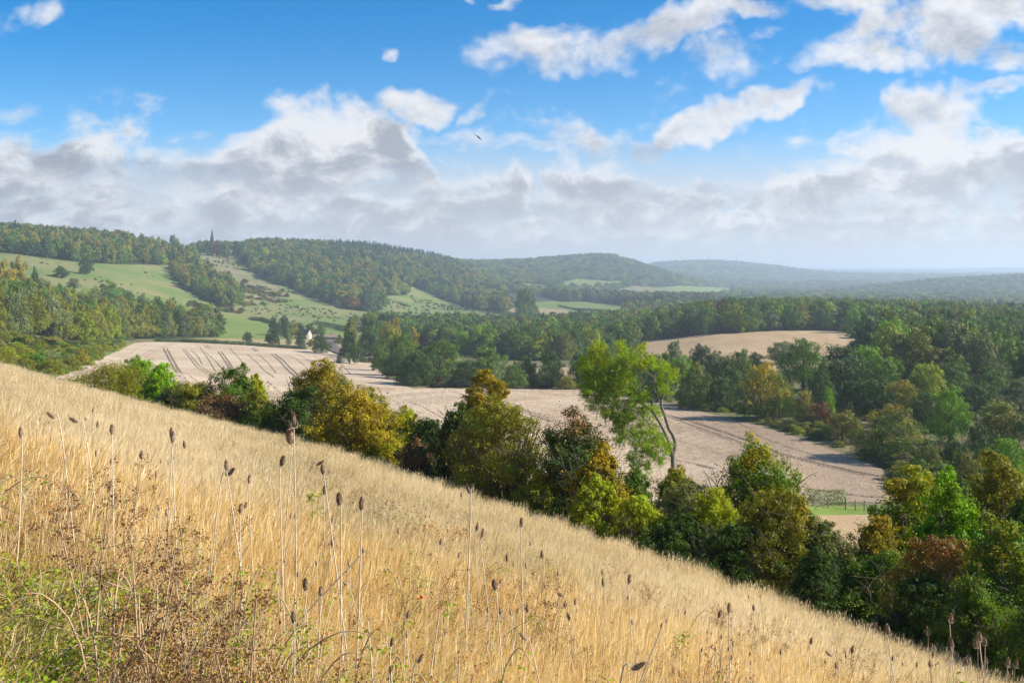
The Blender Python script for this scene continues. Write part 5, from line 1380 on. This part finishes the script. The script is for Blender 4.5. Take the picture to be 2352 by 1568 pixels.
def seedstalk(name, seed, h_, mat='w_brown'):
    r = np.random.RandomState(seed); g = Geo(); Vs, Fs = [], []; off = 0
    for i in range(4):
        a = r.uniform(0, 6.283); L = h_ * r.uniform(.05, .25)
        e1 = np.array((math.cos(a) * L, math.sin(a) * L, h_ * r.uniform(.7, 1)))
        g.tube(smooth_path([np.zeros(3), e1 * np.array([.3, .3, .5]), e1], 3), np.linspace(.004, .002, 7), 4)
        for k in range(7):
            c = e1 * r.uniform(.75, 1.0) + r.normal(size=3) * np.array([.05, .05, .04]); m_ = 26
            g.tube([e1 * .8, c], [.0015, .001], 3)
            V, Fc = qleaf(r, c + r.normal(size=(m_, 3)) * .014, r.normal(size=(m_, 3)), .0095 * r.uniform(.6, 1.3, m_), .8)
            Vs.append(V); Fs.append(Fc + off); off += len(V)
    nl = len(np.concatenate(Fs)); Fg = np.concatenate(g.F) + off
    return mk_mesh(name, np.concatenate(Vs + g.V), np.concatenate([np.concatenate(Fs), Fg]), {'rnd': r.rand(nl + len(Fg))}, [M[mat], M['t_stem_dark']], midx=np.r_[np.zeros(nl), np.ones(len(Fg))])
weeds = [leafclump('w_a', 701, 'w_green', .6, .42, 800, .018), leafclump('w_b', 702, 'w_dark', .5, .36, 700, .017), leafclump('w_c', 703, 'w_rust', .5, .42, 560, .013),
         leafclump('w_d', 704, 'w_yellow', .6, .6, 260, .017, 9), seedstalk('w_e', 705, .85), seedstalk('w_f', 706, .65), leafclump('w_g', 707, 'w_green', .8, .7, 220, .018, 6, arch=.2), leafclump('w_h', 708, 'w_rust', .5, .7, 260, .012, 7, arch=.1)]
wp_ = [proto('w%02d' % i, m_) for i, m_ in enumerate(weeds)]
pts, kk_, sc_ = [], [], []
n = 5200
yy = 3.7 + 25 * gr.rand(n) ** 1.5; uu = gr.uniform(-200, 2560, n)
xx = (uu - U0) / F * yy; zz = terr(xx, yy); vv = VH - F * (zz + .35) / yy
# denser low in the frame and toward the left, where brambles have grown up
pr = np.interp(vv, [1000, 1150, 1300, 1420, 1568, 1700], [.0, .06, .12, .25, .34, .4]) * np.interp(uu, [0, 500, 1100, 1600, 2352], [1.2, .9, .8, .45, .4])
ex = np.exp(-((uu - 80) / 130) ** 2 - ((vv - 1250) / 170) ** 2) * .4 + np.exp(-((uu - 780) / 260) ** 2 - ((vv - 1150 - (uu - 780) * .35) / 60) ** 2) * .95
nz = wav(xx, yy, .9, 1.0)
keep = gr.rand(n) < (pr * (0.6 + 1.0 * (nz > 0)) + ex)
for i in np.where(keep)[0]:
    n2_ = math.sin(xx[i] * .9 + 2) + math.cos(yy[i] * 1.1) + gr.uniform(-.8, .8)
    if vv[i] > 1330 and uu[i] < 150 + 50 * n2_: k = 0
    elif n2_ > 1.1: k = gr.choice([0, 6, 3])
    elif n2_ > .1: k = gr.choice([1, 4, 6, 3, 7, 3])
    elif n2_ > -.8: k = gr.choice([4, 2, 7, 3, 6, 2])
    else: k = gr.choice([2, 7, 3, 5, 7])
    pts.append((xx[i], yy[i], zz[i])); kk_.append(int(k)); sc_.append(gr.uniform(.7, 1.35))
scatter('undergrowth', pts, gr.uniform(0, 6.28, len(pts)), np.array(sc_), kk_, wp_, 'brambles, yellowing leaves and brown seed heads tangled in the near grass', 'undergrowth')

# separate bramble bushes and sprays
def bramble(u, Y, mat, w_, h_, n, leaf, label, stems=26, seed=1, arch=.5, name='bramble_bush', hips=0):
    m_ = leafclump('leaves', seed, mat, w_, h_, n, leaf, stems, arch=arch)
    e = link(name, m_, label=label, cat='plant', loc=P(u, Y))
    return e
bramble(95, 5.0, 'w_green', 1.0, .5, 2200, .028, 'leafy yellow-green bramble in the bottom left corner', 40, 801)
bramble(262, 5.0, 'w_rust', .8, .55, 1200, .022, 'rust-brown bramble right of the leafy green one', 30, 802)
bramble(400, 4.6, 'w_rust', .6, .4, 520, .024, 'reddish-orange low bramble in the bottom left quarter', 16, 803)
bramble(60, 4.3, 'w_dark', 1.0, .4, 1000, .032, 'dark green leafy clump at the very bottom left', 20, 804)
bramble(722, 11.5, 'w_green', .3, 1.5, 70, .05, 'single upright leafy rose shoot before the dark hedgerow', 2, 805, .0, 'rose_shoot')
bramble(2290, 10.5, 'w_green', 1.2, 1.3, 130, .06, 'bright arching rose spray near the bottom right corner', 3, 806, .1, 'rose_shoot')
bramble(1560, 9.5, 'w_green', .4, .9, 160, .035, 'slim upright leafy shoot at the right of the bottom teasels', 4, 807, .0, 'rose_shoot')
bramble(1000, 16.0, 'w_rust', 1.6, .8, 700, .05, 'brown and green brambles halfway up the meadow', 30, 808)
bramble(850, 17.0, 'w_dark', 2.0, .75, 800, .05, 'dark green bramble patch behind the middle teasels', 30, 809)
# arching dry rose stem and its red hips
for (u, v, Y, lb) in ((1076, 1307, 6.4, 'upper red rose hip on an arching stem'), (968, 1370, 6.0, 'lower red rose hip among the brambles')):
    c = pt(u, v, Y); gb = terr(c.x, c.y)
    e = bpy.data.objects.new('rose_hip', None); COL.objects.link(e); e.location = c; tagp(e, lb, 'rose hip')
    g = Geo(); g.tube([(0, 0, -.011), (0, 0, -.006), (0, 0, .002), (0, 0, .009), (0, 0, .012)], [.002, .009, .011, .007, .002], 8); link('fruit', g.mesh('fruit', [M['hip']], True), e)
    g = Geo(); g.tube(smooth_path([np.array((0, 0, -.01)), np.array((-.15, .05, -.12)), np.array((-.3, .1, float(gb - c.z)))], 4), np.linspace(.0012, .003, 9), 5); link('stem', g.mesh('stem', [M['w_rust']]), e)

# ------------------------------------------------------------------ teasels
def z8(x, y): return (x * .4603, 846.7 + y * .4603)
def z9(x, y): return (846.7 + x * .3403, 1034.9 + y * .3403)
def z7(x, y): return (1599.4 + x * .4603, 846.7 + y * .4603)
TS = []
for x, y, s in [(253, 233, 45), (103, 320, 50), (368, 257, 42), (465, 205, 28), (487, 278, 35), (558, 303, 48), (427, 250, 14), (554, 460, 30), (478, 420, 30), (506, 403, 20), (706, 427, 38), (550, 585, 45), (855, 320, 50), (862, 343, 55), (920, 377, 38), (780, 525, 40),
                (803, 462, 22), (840, 470, 18), (867, 445, 20), (963, 448, 20), (866, 493, 18), (831, 718, 35), (790, 692, 30), (785, 732, 25), (353, 700, 28), (1130, 485, 55), (1150, 515, 50), (1243, 551, 42), (1465, 255, 75), (1450, 340, 72), (1409, 460, 50), (1598, 470, 42),
                (1610, 503, 50), (1620, 605, 45), (1692, 650, 60), (1660, 747, 35), (1803, 675, 65), (1200, 697, 48), (1225, 680, 35), (1453, 737, 35), (1478, 730, 40), (1660, 865, 42), (1810, 905, 25), (1740, 968, 40), (1382, 968, 22), (1420, 957, 25), (1578, 967, 25), (1383, 1010, 30),
                (1485, 1025, 30), (1720, 1070, 28), (1523, 1078, 60), (1600, 1110, 50), (1463, 1240, 55), (1040, 993, 25), (1203, 1078, 35), (1077, 793, 35)]:
    TS.append((*z8(x, y), s * .4603))
for x, y, s in [(115, 357, 25), (200, 540, 42), (412, 443, 18), (627, 295, 40), (672, 258, 62), (699, 258, 60), (732, 513, 55), (769, 555, 60), (1030, 485, 66), (1092, 623, 35), (1170, 697, 55), (1062, 775, 42), (485, 615, 45), (527, 658, 22), (417, 698, 22), (610, 703, 42), (933, 722, 55),
                (977, 765, 35), (848, 905, 70), (890, 880, 38), (885, 1080, 55), (957, 1088, 42), (1003, 1080, 30), (805, 1070, 50), (1070, 1065, 50), (1277, 823, 42), (1293, 970, 45), (1277, 1033, 30), (1325, 1040, 50), (1395, 1015, 50), (1347, 1115, 55), (1577, 817, 42), (1582, 888, 55),
                (1760, 866, 60), (1752, 985, 30), (1778, 1153, 42), (1977, 1176, 34), (2010, 1145, 30), (2137, 1090, 25), (1040, 1253, 60), (157, 1288, 60), (257, 1235, 45), (265, 1105, 55), (350, 1400, 65), (150, 1485, 60), (1822, 1453, 95)]:
    TS.append((*z9(x, y), s * .3403))
for x, y, s in [(116, 1222, 38), (163, 1192, 50), (261, 1137, 18), (319, 1133, 20), (285, 1190, 30), (293, 1295, 25), (53, 1311, 22), (75, 1318, 18), (124, 1337, 22), (183, 1370, 30), (165, 1388, 35), (216, 1324, 22), (27, 1400, 22), (95, 1395, 28), (173, 1440, 28), (295, 1367, 25), (268, 1420, 20),
                (358, 1449, 15), (420, 1411, 30), (272, 1464, 20), (573, 1356, 35), (660, 1420, 38), (643, 1460, 22), (697, 1478, 35), (779, 1399, 40), (746, 1430, 28), (888, 1280, 40), (956, 1300, 48), (978, 1443, 28), (1030, 1470, 22), (1153, 1303, 40), (1272, 1243, 42), (1272, 1363, 45), (1188, 1388, 28),
                (1180, 1423, 32), (1100, 1473, 28), (1165, 1471, 32), (1197, 1473, 18), (1208, 1467, 16), (1264, 1508, 20), (1347, 1460, 35), (1364, 1452, 30), (1396, 1370, 40), (1415, 1335, 45), (1440, 1357, 40), (1412, 1502, 18), (1448, 1450, 28), (1557, 1462, 42), (1597, 1470, 40), (1555, 1523, 30)]:
    TS.append((*z7(x, y), s * .4603))
rt = np.random.RandomState(21)
def head_mesh(seed, L, rd, rich, pale):
    """spiny egg-shaped seed head along +Z from 0 to L"""
    r = np.random.RandomState(seed); g = Geo()
    ts = np.linspace(0, 1, 9); prof = np.sin(np.pi * np.clip(ts * .93 + .05, 0, 1)) ** .75 * (1.08 - .35 * ts)
    g.tube([(0, 0, t * L) for t in ts], np.maximum(prof * rd * .86, rd * .12), 9, .5)
    n = 420 if rich else 130
    t = r.rand(n); a = r.uniform(0, 6.283, n); pr_ = np.sin(np.pi * np.clip(t * .93 + .05, 0, 1)) ** .75 * (1.08 - .35 * t) * rd
    d = np.column_stack([np.cos(a), np.sin(a), .5 + .8 * t]); d /= np.linalg.norm(d, axis=1)[:, None]
    c = np.column_stack([np.cos(a) * pr_ * .8, np.sin(a) * pr_ * .8, t * L])
    s = np.cross(d, [0, 0, 1.0]); s /= np.linalg.norm(s, axis=1)[:, None] + 1e-6
    ln = (rd * .42 * (1 + .5 * t))[:, None] * r.uniform(.7, 1.3, (n, 1)); w_ = rd * .075
    V = np.stack([c - s * w_, c + s * w_, c + d * ln + s * w_ * .2, c + d * ln - s * w_ * .2], 1).reshape(-1, 3)
    g.add(V, np.arange(4 * n).reshape(n, 4), r.rand(n))
    return g.mesh('seed_head', [M['t_head_pale' if pale else 't_head']])
def bract_mesh(seed, L, rd):
    r = np.random.RandomState(seed); g = Geo()
    for i in range(8):
        a = i * .785 + r.uniform(-.3, .3); q = r.uniform(.8, 1.3)
        dx, dy = math.cos(a), math.sin(a)
        g.tube(smooth_path([np.array((0, 0, 0)), np.array((dx * rd * .9, dy * rd * .9, -.05 * L)), np.array((dx * rd * 1.35 * q, dy * rd * 1.35 * q, L * .16)), np.array((dx * rd * 1.45 * q, dy * rd * 1.45 * q, L * .42 * q))], 3), np.linspace(rd * .07, rd * .015, 10), 4)
    return g.mesh('bracts', [M['t_stem']])
heads_hi = [head_mesh(900 + i, 1.0, .225 + .025 * (i % 3), True, i % 2) for i in range(4)]
heads_lo = [head_mesh(910 + i, 1.0, .225 + .025 * (i % 3), False, i % 2) for i in range(4)]
bracts_ = [bract_mesh(920 + i, 1.0, .26) for i in range(3)]
LBL = {28: 'tallest teasel, its spiny head standing against the dark hedgerow', 29: 'round teasel head just under the tallest one, with long curved bracts', 30: 'single round teasel head on a side stem left of the tallest pair',
       12: 'upper head of the touching pair of teasels left of centre', 13: 'lower head of the touching pair of teasels left of centre', 0: 'tall teasel with a pale leaning stem at the upper left', 1: 'dark teasel nearest the left edge',
       25: 'upper tilted head of the big double teasel left of the tallest one', 26: 'lower head of the big double teasel on a white stem', 34: 'plump teasel head right of the tallest, before the brambles', 36: 'dark teasel head furthest right of the group below the yellow bush'}
nz8 = 56; nz9 = 46
for i, (u, v, s) in enumerate(TS):
    L = .058 * rt.uniform(.9, 1.15)
    Y = max(3.0, L * F / s)
    if i in (28, 29): L = .085; Y = L * F / s
    # stay a believable height above the ground
    for _ in range(60):
        c = pt(u, v, Y); gh = c.z - float(terr(c.x, c.y))
        lim_lo, lim_hi = .86, 1.95
        if gh < lim_lo: Y *= .97 if v > 1134 + .29 * (u - 1176) - 0 else 1.03
        elif gh > lim_hi: Y *= .97
        else: break
        if Y < 2.7 or Y > 26: break
    Y = min(max(Y, 2.8), 26); L = s * Y / F
    c = pt(u, v, Y)
    gh = c.z - float(terr(c.x, c.y))
    tilt = rt.normal(0, .12); tl2 = rt.normal(0, .1)
    big = s > 19
    # head direction
    if rt.rand() < .12: tilt += rt.choice([-.9, .8])
    if i == 101: tilt = 1.05
    dr = Vector((math.sin(tilt), tl2, math.cos(tilt))).normalized()
    hb = c - dr * L * .5
    gx_ = hb.x - math.sin(tilt) * gh * .25 + rt.normal(0, .05) * gh; gy_ = hb.y + rt.normal(0, .04) * gh
    base = Vector((gx_, gy_, float(terr(gx_, gy_)) - .03))
    side = 'left' if u < 800 else 'middle' if u < 1500 else 'right'
    row = 'far up the meadow' if Y > 9 else 'among the nearer grass' if Y > 5 else 'close in front'
    szw = 'small' if s < 12 else 'medium' if s < 19 else 'large'
    lb = LBL.get(i) or '%s %s teasel head %s, %s part of meadow' % (szw, 'tilted' if abs(tilt) > .5 else 'upright', row, side)
    gp = None if i in LBL else '%s %s teasels %s, %s' % (szw, 'tilted' if abs(tilt) > .5 else 'upright', row, side)
    if i == 101: lb = 'big dark teasel head lying almost flat at the bottom, right of centre'; gp = None
    e = bpy.data.objects.new('teasel', None); COL.objects.link(e); e.location = base; tagp(e, lb, 'teasel', gp)
    pb = hb - base
    mid = pb * .5 + Vector((rt.normal(0, .02), rt.normal(0, .02), 0)) * gh + Vector((pb.x * -.12, 0, 0))
    path = smooth_path([np.zeros(3), np.array(tuple(mid * .9)), np.array(tuple(pb - dr * L * .9)), np.array(tuple(pb + dr * L * .05))], 5)
    r0 = (.0040 if big else .0030) * (1 if Y < 8 else Y / 8 * .8)
    g = Geo(); g.tube(path, np.linspace(r0 * (1.25 if big else 1), r0 * .55, len(path)), 6)
    link('stem', g.mesh('stem', [M['t_stem' if (i % 3 or big) else 't_stem_dark']], True), e)
    hd = link('seed_head', (heads_hi if big else heads_lo)[i % 4], e)
    hd.location = pb; hd.rotation_mode = 'QUATERNION'; hd.rotation_quaternion = dr.to_track_quat('Z', 'Y'); hd.scale = (L * rt.uniform(.9, 1.1),) * 2 + (L,)
    if i == 29: hd.scale = (L * 1.45, L * 1.45, L)
    if s > 10:
        b = link('bracts', bracts_[i % 3], hd)
# bare white stalks left by old teasels
for k, (u1, v1, u2, v2, Y) in enumerate([(235, 1387, 288, 1545, 5.0), (152, 1130, 147, 1340, 6.5), (310, 1130, 270, 1305, 7.2), (395, 1180, 388, 1400, 6.5), (845, 1425, 852, 1560, 4.4), (760, 1345, 838, 1265, 5.2), (985, 1545, 1010, 1400, 4.8), (1470, 1560, 1520, 1440, 5.2)]):
    a = pt(u1, v1, Y); b = pt(u2, v2, Y)
    if a.z < b.z: a, b = b, a
    d = (b - a).normalized(); 
    e0 = a + d * ((a.z - float(terr(a.x, a.y))) / max(.3, abs(d.z)))
    g = Geo(); g.tube(smooth_path([np.array(tuple(a - e0)), np.array(tuple((a - e0) * .5 + Vector((.01, 0, 0)))), np.zeros(3)], 4), np.linspace(.003, .006, 9), 6)
    link('dry_stalk', g.mesh('dry_stalk', [M['t_stem']], True), label=['thick white broken stalk leaning in the bottom left', 'pale upright stalk near the left edge', 'pale stalk leaning right at the left', 'white upright stalk below the touching teasel pair', 'short pale stalk at the bottom left of centre', 'white stalk lying slantwise below the middle teasels', 'thin pale stalk at the bottom centre', 'pale stalk leaning right at the bottom, right of centre'][k], cat='dry stalk', loc=e0)

# ------------------------------------------------------------------ haze
hm, t = new_mat('haze')
pv = t.new('ShaderNodeVolumePrincipled')
pv.inputs['Color'].default_value = (.74, .85, 1.0, 1)
pv.inputs['Density'].default_value = 0.00014
pv.inputs['Anisotropy'].default_value = 0.35
o = t.new('ShaderNodeOutputMaterial'); t.l.new(pv.outputs[0], o.inputs['Volume'])
hx0, hx1, hy0, hy1 = -20000, 20000, -3000, 26000
zmin = float(VV[:, 2].min()) - 1
bpy.data.materials['haze'].use_nodes = True
g = Geo(); ztop = 178.0
zb = min(zmin, -80.0)
g.box(((hx0 + hx1) / 2, (hy0 + hy1) / 2, (zb + ztop) / 2), (hx1 - hx0, hy1 - hy0, ztop - zb))
link('haze', g.mesh('haze', [hm]), kind='stuff', label='pale blue autumn haze over the far hills', cat='haze')
